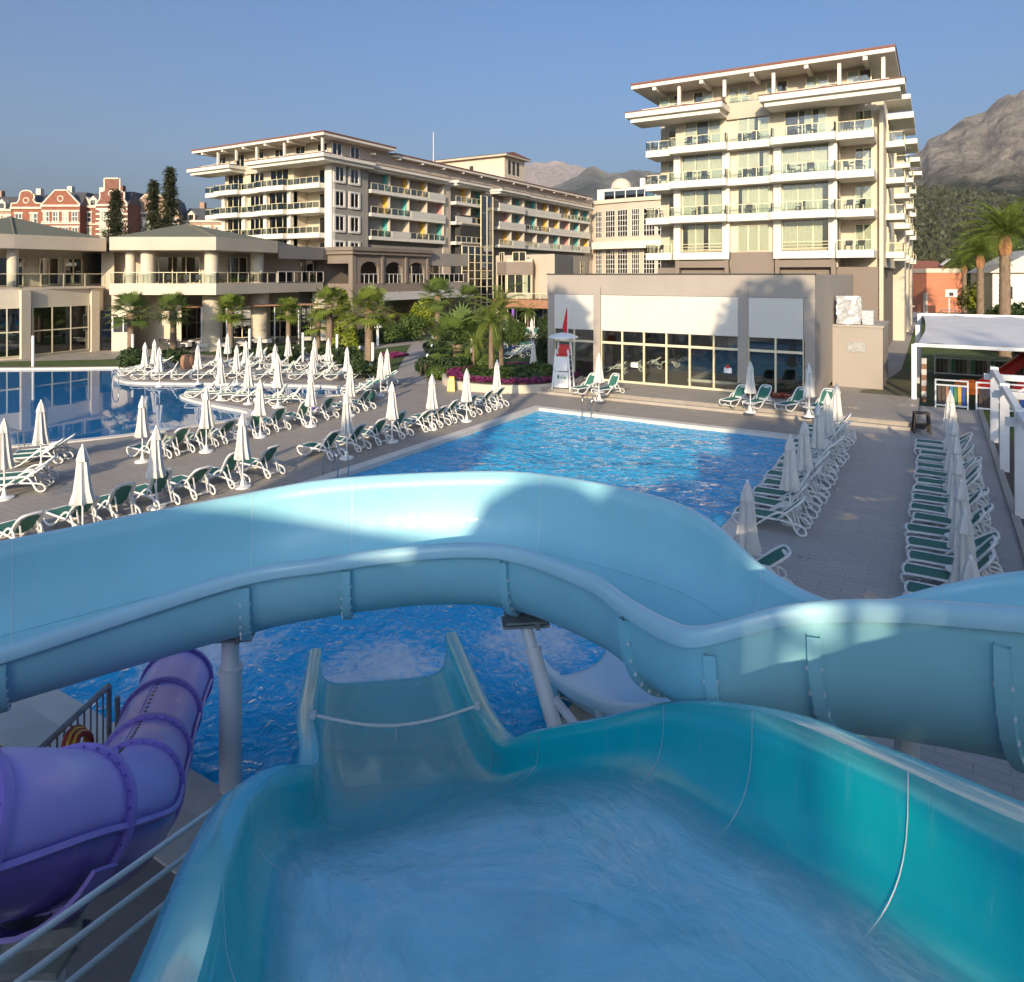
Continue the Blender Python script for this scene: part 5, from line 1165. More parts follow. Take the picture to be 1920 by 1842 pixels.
def make_umb(spread=1.0, table=False):
    t = thing('parasol','closed white parasol on a white pole','parasol')
    MB().tube([(0,0,0),(0,0,2.36)],.024,8).build('pole','white_paint',t,smooth=2)
    can = MB(); n = 16; prof = [(.035,2.30),(.12,2.10),(.145,1.85),(.17,1.55),(.205,1.25),(.25*spread,.98),(.235*spread,.94)]; rr = random.Random(int(spread*10))
    vs = []; ph = [rr.uniform(-.10,.10) for _ in range(n)]
    for q, (r_, z) in enumerate(prof):
        for j in range(n):
            a = 2*PI*j/n + ph[j]*(.5+q*.1) + q*.05; k = r_*((1.08 if j % 2 == 0 else .66) + ph[j]); vs.append((k*math.cos(a), k*math.sin(a), z + (.05*ph[j]*10*.3 if q >= 5 else 0)))
    can.add(vs, [(i*n+j, i*n+(j+1)%n, (i+1)*n+(j+1)%n, (i+1)*n+j) for i in range(len(prof)-1) for j in range(n)])
    c_ = can.build('canopy','cloth_white',t,smooth=2)
    MB().lathe([(.02,2.45),(.07,2.38),(.125,2.22),(.165,2.06),(.15,2.05)],12,star=.25,caps=False).build('cap','cloth_white',c_,smooth=2); MB().lathe([(.03,2.42),(.03,2.47),(.015,2.50)],8).build('finial','white_paint',c_)
    MB().lathe([(.27,0),(.27,.05),(.08,.10),(.04,.30)],14).build('base','white_paint',t,smooth=2)
    if table:
        MB().lathe([(.30,.44),(.31,.455),(.30,.47)],20).build('table_top','resin_white',t,smooth=2)
        for k in range(3): MB().tube([(.05*math.cos(k*2.1),.05*math.sin(k*2.1),.40),(.24*math.cos(k*2.1),.24*math.sin(k*2.1),.03)],.018,5).build('table_leg','resin_white',t)
    return t
UA = Proto(make_umb(1.0)); UB = Proto(make_umb(1.12)); UT = Proto(make_umb(1.05,True))
def umb(P, x, y, label, group, z=.006, s_=1.0):
    o = P.at((x,y,z), random.uniform(0,6), label, group, (s_,s_,s_*random.uniform(.985,1.015)))
def U(px, ytop, zt=2.48):    # plan position of a parasol from its tip
    return W(px, ytop, zt)
HX = 0.0; HT = math.atan2(.94,.35); HR = YAW + .35
# right of the pool: two facing rows along the lane
for i in range(13): lounge(LA, -3.85+random.uniform(-.05,.05), 20.2+1.06*i, HX, ORD[12-i]+' lounger from the terrace step in the row between pool and lane','loungers along the pool side of the lane')
lounge(LC, -3.7, 16.2, .35, 'single white lounger standing apart at the slide end of the lane', None)
for i in range(18): lounge(LC if i % 4 == 1 else LA, .35+random.uniform(-.04,.04), 15.0+1.01*i, HX, ORD[17-i]+' lounger from the terrace step in the row along the pergola kerb','loungers along the pergola side of the lane')
for i, y in enumerate((15.6,20.8,23.3,26.3,28.7)): umb(UT, -3.5, y, ORD[5-i]+' parasol from the terrace step in the row between pool and lane','parasols along the pool side of the lane')
umb(UA, -3.5, 31.6, 'closed white parasol at the terrace step end of the pool side row', None)
for i, y in enumerate((13.3,15.9,18.3,20.6,23.0,25.5,28.6,32.0)): umb(UT, .48, y, ORD[7-i]+' parasol from the playground fence in the row along the pergola kerb','parasols along the pergola side of the lane')
# left of the pool: row at the coping
for i, (px,py) in enumerate(((640,862),(680,845),(727,832),(763,821),(805,808),(836,800),(862,793),(893,780),(925,772),(951,765))):
    lounge(LA, -20.15, W(px,py).y-.1, HX, ORD[9-i]+' lounger from the round flower bed in the row backing onto the pool','loungers along the left pool coping')
for i, (px,py) in enumerate(((510,893),(443,913),(373,930),(300,947),(217,967),(130,987),(10,1010))):
    lounge(LA, -20.4, W(px,py).y, HX-.03, ORD[i]+' lounger past the pool ladder in the row behind the blue slide','loungers behind the blue slide')
for i, (px,py) in enumerate(((270,857),(323,847),(380,840),(430,830),(487,817),(527,807),(577,797),(613,785),(659,777),(685,769))):
    lounge(LA, -25.7, W(px,py).y, HX-.05, ORD[9-i]+' lounger from the path end in the middle row by the lagoon','loungers in the middle terrace row')
for nm, (px,py), m_ in (('towel',(340,840),'towel_yellow'),('towel',(605,783),'towel_purple')):
    q = W(px,py); o = MB().grid([[(-.25,y,.392),(.25,y,.392)] for y in (-.85,-.3,.2)] + [[(-.25,-.87,.30),(.25,-.87,.30)]][:0]).build('beach_towel',m_); o.location = (-25.9,q.y,0.006); o.rotation_euler = (0,0,-PI/2); tag(o,('yellow green' if m_ == 'towel_yellow' else 'lilac')+' towel spread on a middle row lounger','towel')
for i, (px,y) in enumerate(((155,835),(293,798),(455,773),(650,738),(735,718),(810,703),(875,693))): p = U(px,y); umb(UB if px in (293,155) else UA, p.x, p.y, ORD[7-i]+' parasol from the flower bed in the row backing onto the pool','parasols along the left pool coping')
p = U(932,675); umb(UA,p.x,p.y,'closed white parasol at the round flower bed',None)
for i, (px,y) in enumerate(((267,742),(387,730),(488,712),(583,699),(657,686))): p = U(px,y); umb(UB if px in (488,) else UA, p.x, p.y, ORD[4-i]+' parasol from the path end in the middle row by the lagoon','parasols in the middle terrace row')
for px,y in ((77,752),(8,787)): p = U(px,y); umb(UA,p.x,p.y,'closed white parasol beside the reclined loungers by the lagoon edge','parasols by the near lagoon edge')
for px,py in ((62,872),(84,862),(22,925),(44,910)): p = W(px,py); lounge(LC,p.x,p.y,HR,'white lounger seen side on by the near lagoon edge','loungers by the near lagoon edge')
# peninsula between the lagoon arms
for i, (px,py) in enumerate(((383,744),(414,748),(445,750),(470,752),(512,757),(540,759))): p = W(px,py); lounge(LB_,p.x,p.y,HT-.35,ORD[i]+' pale green lounger from the tip of the paved tongue in the lagoon','loungers on the lagoon tongue')
for px,y,s_ in ((414,667,1),(466,672,1),(521,676,1.12)): p = U(px,y); umb(UB if s_ > 1 else UA,p.x,p.y,'closed white parasol on the paved tongue inside the lagoon','parasols on the lagoon tongue',s_=s_)
# far bank
fr1 = [(279,711),(314,711),(353,711),(386,711),(430,710),(456,708),(496,711),(531,707),(570,711),(605,710),(634,711),(672,711)]
fr2 = [(432,686),(456,688),(480,690),(482,677),(504,677),(533,676),(555,677),(601,681),(623,680),(634,690),(390,693),(520,692),(545,694),(580,693),(608,695),(652,692),(668,688)]
for i, (px,py) in enumerate(fr1): p = W(px,py); lounge(LB_ if px in (531,605) else LA,p.x,p.y,HT-.3,ORD[i]+' lounger from the grab rail along the edge of the far bank','loungers along the far lagoon bank')
for i, (px,py) in enumerate(fr2): p = W(px,py); lounge(LA,p.x,p.y,HT-.3,'white lounger '+('beside a parasol' if i in (3,5,7,9) else 'between its neighbours')+' in the rows before the garden','loungers in the rows before the garden')
for px,py in ((252,704),(266,698),(283,694),(300,690)): p = W(px,py); lounge(LC,p.x,p.y,HR,'white lounger seen side on at the tip of the far bank','loungers at the far bank tip')
for px,y in ((272,641.5),(290,637),(299,651),(371,648),(411,636),(427,626),(444,648),(461,639),(487,629.5),(516,646),(540,629.5),(590,633),(587,653),(616,636),(651,650)): p = U(px,y); umb(UA,p.x,p.y,'closed white parasol among the far bank loungers','parasols on the far bank')
for px,y in ((714,662),(726,655)): p = U(px,y); umb(UA,p.x,p.y,'closed white parasol of a close pair beside the garden path','parasol pair by the garden path')
for px,py in ((672,742),(690,735),(704,728),(718,722)): p = W(px,py); lounge(LC,p.x,p.y,HR+.1,'white lounger seen side on by the end of the garden path','loungers by the garden path end')
SUNB = thing('upturned_kayak','dark green canvas covered float lying on the terrace','float',W(692,752), .5); MB().lathe([(.02,-1.2),(.28,-.8),(.34,0),(.28,.8),(.02,1.2)],10).build('hull','mesh_green',SUNB,smooth=True).rotation_euler = (R(90),0,.2); SUNB.children[0].location = (0,0,.34)
# terrace before the hall
for px,py in ((1097,737),(1138,740)): p = W(px,py,.3); lounge(LA,p.x,p.y,HT,'white lounger on the upper terrace near the lifeguard chair','loungers near the lifeguard chair',.305)
for px,py in ((1378,760),(1424,764)): p = W(px,py,.3); lounge(LA,p.x,p.y,HT,'white lounger before the dark end window of the hall','loungers before the hall end window',.305)
for px,py in ((1490,769),(1542,772)): p = W(px,py,.3); lounge(LA,p.x,p.y,HT,'white lounger on the upper terrace by the hall corner','loungers by the hall corner',.305)
p = W(1123,664,2.78); umb(UT,p.x,p.y,'closed white parasol between the two loungers near the lifeguard chair',None,.305); p = W(1407,678,2.78); umb(UT,p.x,p.y,'closed white parasol before the dark end window of the hall',None,.305); p = W(1517,683,2.78); umb(UT,p.x,p.y,'closed white parasol by the hall corner flower bed',None,.305); 
# second pool deck beyond the planting
for k in range(11): p = W(946+7.6*k,633); lounge(LA,p.x,p.y,2.3,'white lounger in the row by the second pool beyond the palms','loungers by the second pool')
for px,py in ((962,672),(972,668),(982,664),(990,660)): p = W(px,py); lounge(LC,p.x,p.y,HR,'white lounger on the deck behind the flower bed','loungers behind the flower bed')
p = U(1000,640); umb(UA,p.x,p.y,'closed white parasol on the deck behind the flower bed',None)
for px,y in ((971,600),(997,598)): p = U(px,y); umb(UA,p.x,p.y,'closed white parasol by the second pool beyond the palms','parasols by the second pool')
struct(MB().sheet([p2(W(940,658)),p2(W(1026,655)),p2(W(1026,640)),p2(W(945,642))],[],.03).build('second_pool_water','water_still'))
# loungers inside the hall
for k in range(7): lounge(LC, XA+3.2+1.05*k*.6, YP+3.5+1.7*k, .2, 'lounger inside the glazed hall','loungers inside the hall', .33)

# ================================================================== SMALL THINGS ROUND THE POOLS
def ladder(label, px, py, rz):
    t = thing('pool_ladder',label,'ladder',W(px,py), rz)
    for sx in (-1,1):
        pth = catmull([Vector((sx*.25,-.62,.0)),Vector((sx*.25,-.60,.55)),Vector((sx*.25,-.40,.86)),Vector((sx*.25,-.08,.84)),Vector((sx*.25,.08,.55)),Vector((sx*.25,.10,-.9))],4)
        MB().tube(pth,.022,8).build('handrail','chrome',t,smooth=True)
    for k in range(3): MB().box(-.23,.23,.06,.14,-.25-.28*k,-.22-.28*k).build('rung','chrome',t)
    return t
q = W(1105,776); ladder('chrome pool ladder at the terrace end of the main pool',1105,776,PI).location = (q.x,PY1-.05,0.03)
q = W(625,892); ladder('chrome pool ladder by the lounger row on the left coping',625,892,-PI/2).location = (PX0+.05,17.6,.03)
ladder('chrome pool ladder at the near lagoon edge',35,845,0)
t = thing('lagoon_grab_rail','curved chrome grab rail at the far lagoon bank','rail',W(222,722)); MB().tube(catmull([Vector((0,0,-.3)),Vector((0,0,.7)),Vector((-.5,0,.9)),Vector((-.9,.1,.3)),Vector((-1,.1,-.3))],5),.03,6).build('rail','chrome',t,smooth=True)
# lifeguard chair
LG = thing('lifeguard_chair','white lifeguard chair with sun canopy and red seat by the hall','lifeguard chair',W(1056,728,.3), .25); LG.location.z = .305
for sx in (-1,1):
    for sy_ in (-1,1): MB().beam((sx*.55,sy_*.5,0),(sx*.36,sy_*.33,2.3 if sy_ < 0 else 3.0),.08,.08).build('leg','white_paint',LG)
    for k in range(6): pass
for k in range(6): MB().beam((.5-.03*k,-.42+.03*k,.35+.33*k),(.5-.03*k,.42-.03*k,.35+.33*k),.05,.05).build('rung','white_paint',LG)
MB().box(-.45,.42,-.5,-.46,.1,1.02).build('lower_board','white_paint',LG); MB().box(-.38,.36,-.45,-.41,1.06,1.9).build('front_board','white_paint',LG)
pr = MB()
for k,(x,z,wd,hh) in enumerate(((-.24,.62,.10,.22),(-.10,.66,.04,.16),(-.02,.62,.06,.10),(.08,.62,.05,.20),(.17,.60,.10,.14))): pr.box(x,x+wd,-.508,-.503,z,z+hh)
pr.build('board_print','green_paint',LG)
MB().box(-.38,.38,-.36,.36,1.9,1.96).build('seat','red_plastic',LG); MB().box(-.36,.36,.28,.34,1.96,2.55).build('backrest','red_plastic',LG); MB().lathe([(.9,2.98),(.88,3.04),(.5,3.2),(.05,3.28)],18,(0,0,0)).build('canopy','white_paint',LG,smooth=2)
for sx in (-1,1): MB().tube([(sx*.33,.3,2.3),(sx*.33,.2,3.0)],.025,6).build('canopy_post','white_paint',LG)
FLG = thing('red_flag','red flag hanging from a pole on the lifeguard chair','flag',LG.location + Vector((.25,.1,3.1)))
MB().tube([(0,0,-.1),(0,0,1.75)],.02,6).build('pole','white_paint',FLG); MB().grid([[(-.02+.0*j,.02*j,1.7-.0*j),(-.10-.13*j,.05*(j%2),1.55-.42*j)] for j in range(1)] + [[(0,0,1.1),(-.28,.06,.9)],[(0,0,.6),(-.34,-.04,.45)],[(0,0,.3),(-.22,.05,.12)],[(0,0,.12),(-.06,0,.02)]]).build('cloth','red_cloth',FLG)
# lamp posts, bins, sign
LPP = thing('white_post','slim white lamp post','post'); MB().tube([(0,0,0),(0,0,2.35)],.10,12).build('shaft','white_paint',LPP,smooth=2); MB().lathe([(.16,0),(.16,.06)],12).build('foot_plate','galvanised',LPP); LPP = Proto(LPP)
for px,py,lb in ((62,688,'before the tall restaurant windows'),(249,684,'beside the first fan palm'),(468,668,'among the far bank loungers'),(568,679,'at the garden edge of the far bank'),(632,684,'beside the clipped lime cone'),(699,707,'by the thick palm near the path'),(884,697,'behind the blue bins')): LPP.at(W(px,py),0,'slim white post '+lb)
for k,(px,py,m_) in enumerate(((858,702,'yellow_plastic'),(866,701,'blue_plastic'),(875,700,'blue_plastic'),(883,699,'blue_plastic'))):
    t = thing('recycling_bin',('yellow recycling bin at the end of the blue bins' if k == 0 else 'blue recycling bin with white mark beside the flower bed'),'bin',W(px,py),YAW,None if k == 0 else 'blue recycling bins')
    MB().box(-.21,.21,-.25,.25,.02,.95).build('body',m_,t); MB().box(-.23,.23,-.27,.27,.95,1.08).build('lid',m_,t); MB().box(-.10,.10,-.262,-.255,.55,.78).build('mark','white_paint',t)
t = thing('wet_floor_sign','yellow folding floor sign standing on the terrace','sign',W(847,733),.4)
for sg in (-1,1): MB().add([(-.24,sg*.24,0),(.24,sg*.24,0),(.15,sg*.03,.82),(-.15,sg*.03,.82)],[(0,1,2,3)]).build('panel','yellow_plastic',t)
MB().box(-.16,.16,-.04,.04,.80,.86).build('hinge','yellow_plastic',t)
t = thing('clay_urn','round terracotta urn on the far bank','urn',W(352,691)); MB().lathe([(.35,0),(.52,.25),(.52,.75),(.42,.95),(.45,1.0)],14).build('pot','terracotta',t,smooth=2)
t = thing('wooden_gate_posts','low wooden posts at the path corner','post',W(795,706)); MB().box(-.3,-.2,-.05,.05,0,1.0).box(.1,.2,-.05,.05,0,.9).build('posts','dark_wood',t)
for k,(px,py) in enumerate(((802,690),(810,668),(675,672),(876,640),(812,650))):
    t = thing('path_lamp','small white globe lamp beside the garden path','lamp',W(px,py),0,'path lamps'); MB().tube([(0,0,0),(0,0,.75)],.03,6).build('stem','frame_dark',t); MB().lathe([(.03,.74),(.12,.82),(.14,.92),(.10,1.02),(.02,1.06)],10).build('globe','white_paint',t,smooth=True)
t = thing('mushroom_lamp','white mushroom garden lamp behind the thick palm','lamp',W(708,650)); MB().tube([(0,0,0),(0,0,1.9)],.14,8).build('stem','white_paint',t); MB().lathe([(.5,1.85),(.48,2.05),(.1,2.25)],12).build('cap','white_paint',t,smooth=2)
# ================================================================== PLANTS
def fan_palm(h_, nleaf, rl, seed, leaf='leaf_palm', r0=.24):
    rr = random.Random(seed); t = thing('fan_palm','fan palm','palm tree')
    prof = []; k = int(h_/.16)
    for i in range(k+1): z = h_*i/k; prof.append((r0*(1.15-.35*z/h_)*(1+.10*(i % 2)) + (.10 if z > h_*.82 else 0), z))
    MB().lathe(prof,12).build('trunk','bark',t,smooth=2)
    if h_ > 2.0: # skirt of old leaf bases
        sk = MB()
        for i in range(70):
            a = rr.uniform(0,6.28); z = h_*rr.uniform(.70,1.02); q = Vector((math.cos(a)*r0*1.0,math.sin(a)*r0*1.0,z)); e = q + Vector((math.cos(a)*.16,math.sin(a)*.16,.22)); s_ = Vector((-math.sin(a),math.cos(a),0))*.05; sk.add([q-s_,q+s_,e],[(0,1,2)])
        sk.build('leaf_bases','palm_boots',t)
    mb = MB()
    for i in range(nleaf):
        az = i*2.39996 + rr.uniform(-.3,.3); f = (i+.5)/nleaf; el = R(78) - R(125)*f**.9; L_ = rl*rr.uniform(.62,.8)
        d = Vector((math.cos(az)*math.cos(el),math.sin(az)*math.cos(el),math.sin(el))); c = Vector((0,0,h_+.05)); hub = c + d*L_ + Vector((0,0,-.10*L_*(1-abs(math.sin(el)))))
        mb.tube([c, c.lerp(hub,.5)+Vector((0,0,.06)), hub],[.03,.022,.015],3,caps=False)
        side = d.cross(Vector((0,0,1))); side = side.normalized() if side.length > .05 else Vector((1,0,0)); up = side.cross(d).normalized()
        nb = 17; R_ = rl*rr.uniform(.62,.82)
        for b in range(nb):
            a = (b/(nb-1)-.5)*R(215); v = d*math.cos(a) + side*math.sin(a); v = (v + up*.18*math.cos(a*.8)).normalized(); ln = R_*(.75+.25*math.cos(a*.7))*rr.uniform(.9,1.08)
            wv = v.cross(up).normalized()*ln*.062
            m1 = hub + v*ln*.55; e = hub + v*ln + Vector((0,0,-.20*ln*rr.uniform(.5,1.6)))
            mb.add([hub, m1-wv, m1+wv, e],[(0,1,2),(1,3,2)])
    mb.build('crown',leaf,t); return t
def feather_palm(h_, nf, rl, seed, leaf='leaf_palm', r0=.26, boots=True, rise=80, fall=110):
    rr = random.Random(seed); t = thing('feather_palm','feather palm','palm tree')
    k = int(h_/.2); MB().lathe([(r0*(1.25-.35*i/k)*(1+.09*(i % 2)), h_*i/k) for i in range(k+1)],12).build('trunk','bark',t,smooth=2)
    if boots: MB().lathe([(r0*.9,h_-1.4),(r0*1.25,h_-1.1),(r0*1.5,h_-.6),(r0*1.3,h_-.1),(r0*.8,h_+.5)],14,star=.15).build('leaf_bases','palm_boots',t)
    mb = MB()
    for i in range(nf):
        az = i*2.39996 + rr.uniform(-.25,.25); f = (i+.5)/nf; el = R(rise) - R(fall)*f; L_ = rl*rr.uniform(.85,1.08)
        hd = Vector((math.cos(az),math.sin(az),0)); pts = []; p = Vector((0,0,h_+.2)); e = el; n = 14
        for s_ in range(n+1):
            pts.append(p.copy()); p = p + (hd*math.cos(e)+Vector((0,0,math.sin(e))))*L_/n; e -= R(rr.uniform(4.5,6.2))*(.5+s_/n)*1.25
        mb.tube(pts,[.045*(1-.85*s_/n) for s_ in range(n+1)],3,caps=False)
        sd = Vector((-math.sin(az),math.cos(az),0))
        for s_ in range(2*n-2):
            u = 1.0 + s_*.5; i0 = int(u); q = pts[i0].lerp(pts[min(n,i0+1)], u-i0); tg = (pts[min(n,i0+1)]-pts[max(0,i0-1)]).normalized(); ln = L_*.21*math.sin(PI*min(1,(.12+.86*u/n)))**.6*rr.uniform(.85,1.1)
            for sg in (-1,1):
                v = (sd*sg*.85 + tg*.62 + Vector((0,0,.18))).normalized(); e2 = q + v*ln + Vector((0,0,-.28*ln)); m1 = q + v*ln*.5 + Vector((0,0,.02)); wv = tg*ln*.055
                mb.add([q-wv*.5,q+wv*.5,m1+wv,m1-wv,e2],[(0,1,2,3),(3,2,4)])
    mb.build('crown',leaf,t); return t
def bush(name, label, loc, rx, ry, rz_, leaf, n, sz, seed, stem=True, shape='ball', cat='shrub', group=None, trunk_h=0, col2=None):
    rr = random.Random(seed); t = thing(name,label,cat,loc,0,group)
    if stem or trunk_h:
        sb = MB().tube([(0,0,0),(.03,.02,trunk_h*.6+.1),(0,0,trunk_h+rz_*.9)],[.05+.05*trunk_h*.6,.05+.03*trunk_h,.015],6)
        for k in range(5): a = k*1.3; sb.tube([(0,0,trunk_h+.1),(rx*.5*math.cos(a),ry*.5*math.sin(a),trunk_h+rz_*(.6+.1*k))],[.03+.02*trunk_h,.012],4)
        sb.build('trunk' if trunk_h > .5 else 'stem','bark',t)
    mb = MB()
    cl = [(Vector((rr.gauss(0,.45),rr.gauss(0,.45),rr.gauss(0,.4)))) for _ in range(max(6,n//60))]
    for i in range(n):
        if shape == 'cone':
            z = rr.random()**1.3; r_ = (1-z)**.75*rr.uniform(.80,1.03)+.02; a = rr.uniform(0,6.28); p = Vector((rx*r_*math.cos(a),ry*r_*math.sin(a),rz_*2*z))
        else:
            c = rr.choice(cl); v = Vector((rr.gauss(0,1),rr.gauss(0,1),rr.gauss(0,1))).normalized()*rr.uniform(.25,.5) + c*.72
            if v.length > 1: v = v.normalized()*rr.uniform(.85,1.04)
            p = Vector((v.x*rx,v.y*ry,max(.02,(v.z*.95+1)*rz_)))
        p.z += trunk_h
        nrm = Vector((p.x/rx+rr.uniform(-.8,.8),p.y/ry+rr.uniform(-.8,.8),rr.uniform(-.2,1.0))).normalized(); a = nrm.cross(Vector((rr.uniform(-1,1),rr.uniform(-1,1),rr.uniform(-1,1)))).normalized(); b = nrm.cross(a); s_ = sz*rr.uniform(.6,1.3)
        mb.add([p-a*s_*.35, p+b*s_*.30, p+a*s_*.9, p-b*s_*.30],[(0,1,2,3)])
    mb.build('crown',leaf,t); return t
def conifer(loc, h_, r_, seed, label):
    rr = random.Random(seed); t = thing('conifer_tree',label,'tree',loc); MB().tube([(0,0,0),(.1,0,h_*.5),(0,.1,h_)],[.35,.2,.03],7).build('trunk','bark',t)
    mb = MB()
    nb = int(h_*17)
    for i in range(nb):
        z = h_*(.12+.88*(i/nb)); f = 1-(z/h_-.12)/.88; a = rr.uniform(0,6.28); L_ = r_*1.35*(f**.95)*rr.uniform(.25,1.2)*(.7+.5*noise.noise(Vector((a,z*.5,seed*7))))+.15; d = Vector((math.cos(a),math.sin(a),rr.uniform(-.1,.35)))
        for k in range(20):
            q = Vector((0,0,z)) + d*L_*rr.uniform(.12,1) + Vector((rr.gauss(0,.22),rr.gauss(0,.22),rr.gauss(0,.16))); s_ = rr.uniform(.25,.55); u = Vector((rr.uniform(-1,1),rr.uniform(-1,1),rr.uniform(-.7,.3))).normalized(); v = u.cross(Vector((rr.uniform(-1,1),rr.uniform(-1,1),1))).normalized()
            mb.add([q-v*s_*.25,q+u*s_*1.5,q+v*s_*.25],[(0,1,2)])
    mb.build('crown','leaf_conifer',t); return t
FP = [Proto(fan_palm(3.6,24,1.35,1)),Proto(fan_palm(4.6,30,1.6,2,'leaf_palm_bright',.30)),Proto(fan_palm(2.2,20,1.2,3,'leaf_palm_bright',.18)),Proto(fan_palm(1.6,30,1.9,4,'leaf_palm',.32))]
def palm(P, px, py, top, nat, label, group=None):
    """nat: natural overall trunk height of the prototype; scaled so the crown centre sits at pixel row top"""
    b = W(px,py); d = FPX*CAMZ/(py-HZ); hh = CAMZ - (top-HZ)*d/FPX; s_ = hh/nat
    P.at(b, random.uniform(0,6), label, group, s_)
palm(FP[0],246,683,588,3.6,'slim fan palm before the restaurant corner wall'); palm(FP[0],325,668,584,3.6,'fan palm between the corner wall and the first round column'); palm(FP[1],432,664,583,4.6,'bushy fan palm before the first round column'); palm(FP[1],541,655,585,4.6,'fan palm before the awning posts')
palm(FP[2],597,655,607,2.2,'small bright fan palm left of the lime cone'); palm(FP[1],618,662,572,4.6,'tall fan palm beside the lime cone'); palm(FP[1],692,700,583,4.6,'thick trunked fan palm on the garden lawn'); palm(FP[2],737,628,578,2.2,'young bright palm on a red trunk below the pavilion'); palm(FP[0],821,640,556,3.6,'slender fan palm right of the yellow shrub'); palm(FP[0],878,628,562,3.6,'dark fan palm before the glass stairwell')
palm(FP[3],858,694,646,1.6,'squat fan palm with a wide dark crown beside the path'); palm(FP[2],1198,519,506,2.2,'bright palm top showing above the hall roof')
QP = Proto(feather_palm(3.4,17,2.3,11,'leaf_palm_bright',.14,False,82,135))
for px,py,top,lb in ((921,712,608,'feathery palm with arching fronds in the flower bed'),(939,706,588,'taller feathery palm behind the flower bed'),(990,628,588,'feathery palm by the second pool')):
    b = W(px,py); d = FPX*CAMZ/(py-HZ); s_ = (CAMZ-(top-HZ)*d/FPX)/3.4; QP.at(b,random.uniform(0,6),lb,None,s_)
QP.at(W(888,704),1.0,'low drooping feathery palm behind the bins',None,.62)
DP = Proto(feather_palm(9.5,56,4.1,21,'leaf_palm_bright',.36,True,88,80))
DP.at(PD(1884,58),.3,'tallest date palm with arching fronds beside the lawn court',None,1.04); DP.at(PD(1838,80),2.0,'middle date palm beyond the lawn court',None,.94); DP.at(PD(1808,108),4.0,'smallest date palm in front of the orange wall edge',None,.86)
conifer(PD(218,100),19.0,4.6,1,'broad conifer before the striped brick townhouse'); conifer(PD(288,102),20.6,3.6,2,'left conifer of the tall pair beside the hotel wing'); conifer(PD(319,100),22.2,4.4,3,'taller right conifer of the pair beside the hotel wing')
# garden shrubs: (px, base row, half width m, height m, leaf)
gs = [(645,660,1.5,5.6,'leaf_lime','cone','tall clipped lime green cone in the garden'),(640,682,1.3,1.6,'leaf_dark','ball','dark round shrub at the foot of the lime cone'),(800,630,2.2,4.8,'leaf_lime','ball','yellow green shrub below the pavilion'),(775,640,1.8,3.0,'leaf_mid','ball','green shrub left of the yellow green shrub'),(728,645,1.7,2.4,'leaf_mid','ball','rounded flowering shrub behind the thick palm'),(690,648,1.4,1.9,'leaf_dark','ball','dark shrub behind the thick palm trunk'),(660,646,1.6,1.8,'leaf_dark','ball','low dark shrub right of the lime cone'),(845,640,1.8,2.6,'leaf_mid','ball','loose shrub right of the slender palm'),(818,666,1.2,1.4,'leaf_dark','ball','dark clipped shrub at the path edge'),(850,706,1.3,1.5,'leaf_dark','ball','dark shrub under the squat palm'),(800,703,.8,1.3,'leaf_dark','ball','small dark shrub at the wooden posts'),(820,712,1.0,.9,'leaf_mid','ball','low shrub beside the wooden posts'),(668,690,1.5,1.3,'leaf_dark','ball','dark shrub in the lawn bed left of the thick palm'),(683,710,1.1,1.2,'leaf_dark','ball','dark shrub at the foot of the thick palm'),(246,690,1.2,1.5,'leaf_dark','ball','purple dark shrub at the foot of the slim palm'),(325,682,1.3,1.2,'leaf_dark','ball','low dark shrub below the second fan palm'),(540,680,1.0,1.3,'leaf_dark','ball','dark shrub behind the far loungers'),(905,650,2.0,3.2,'leaf_mid','ball','leafy shrub before the shop front'),(965,650,1.6,2.6,'leaf_mid','ball','bright leafy shrub by the second pool'),(1022,690,1.1,2.6,'leaf_dark','ball','climber beside the hall corner'),(1020,655,.9,3.6,'leaf_dark','ball','dark climber on the left end of the hall'),(905,700,1.6,1.6,'leaf_mid','ball','low green planting around the feathery palms'),(1010,716,1.4,1.3,'leaf_mid','ball','green planting at the hall end of the flower bed')]
for k,(px,py,hw,hh,lf,shp,lb) in enumerate(gs):
    bush('garden_shrub',lb,W(px,py),hw,hw,hh/2,lf,int(900+900*hw),.17+.05*hw,40+k,True,shp)
rr = random.Random(77)
for k in range(13):
    px = 415+22*k+rr.uniform(-6,6); bush('hedge_plant','low clipped plant along the far bank bed',W(px,672-rr.uniform(0,4)),.9,.6,.42,'leaf_dark',420,.16,100+k,False,group='plants along the far bank bed')
for k in range(7): bush('hall_plant','leafy plant in the bed under the hall end window',W(1395+17*k,738-rr.uniform(0,5),.3),.45,.4,.32,'leaf_mid',320,.15,140+k,False,group='plants under the hall end window')
bush('hall_climber','tall leafy climber on the hall corner pier',W(1512,742,.3),.55,.4,1.35,'leaf_dark',900,.17,160)
# flowers
def flowers(label, pts, n, m_, sz, z, seed):
    r_ = random.Random(seed); mb = MB()
    for i in range(n):
        a, b = r_.sample(range(len(pts)),2); c = r_.randrange(len(pts)); u, v = r_.random(), r_.random(); u, v = (u,v) if u+v < 1 else (1-u,1-v); p = pts[a] + (pts[b]-pts[a])*u + (pts[c]-pts[a])*v; q = Vector((p.x,p.y,z+r_.uniform(0,.18))); s_ = sz*r_.uniform(.6,1.3); ang = r_.uniform(0,6.28); d = Vector((math.cos(ang),math.sin(ang),r_.uniform(-.4,.4)))*s_; e = Vector((-d.y,d.x,r_.uniform(-.5,.5)*s_)); mb.add([q-d,q-e,q+d,q+e],[(0,1,2,3)])
    o = mb.build('flowers',m_); struct(o,'stuff'); o['label'] = label
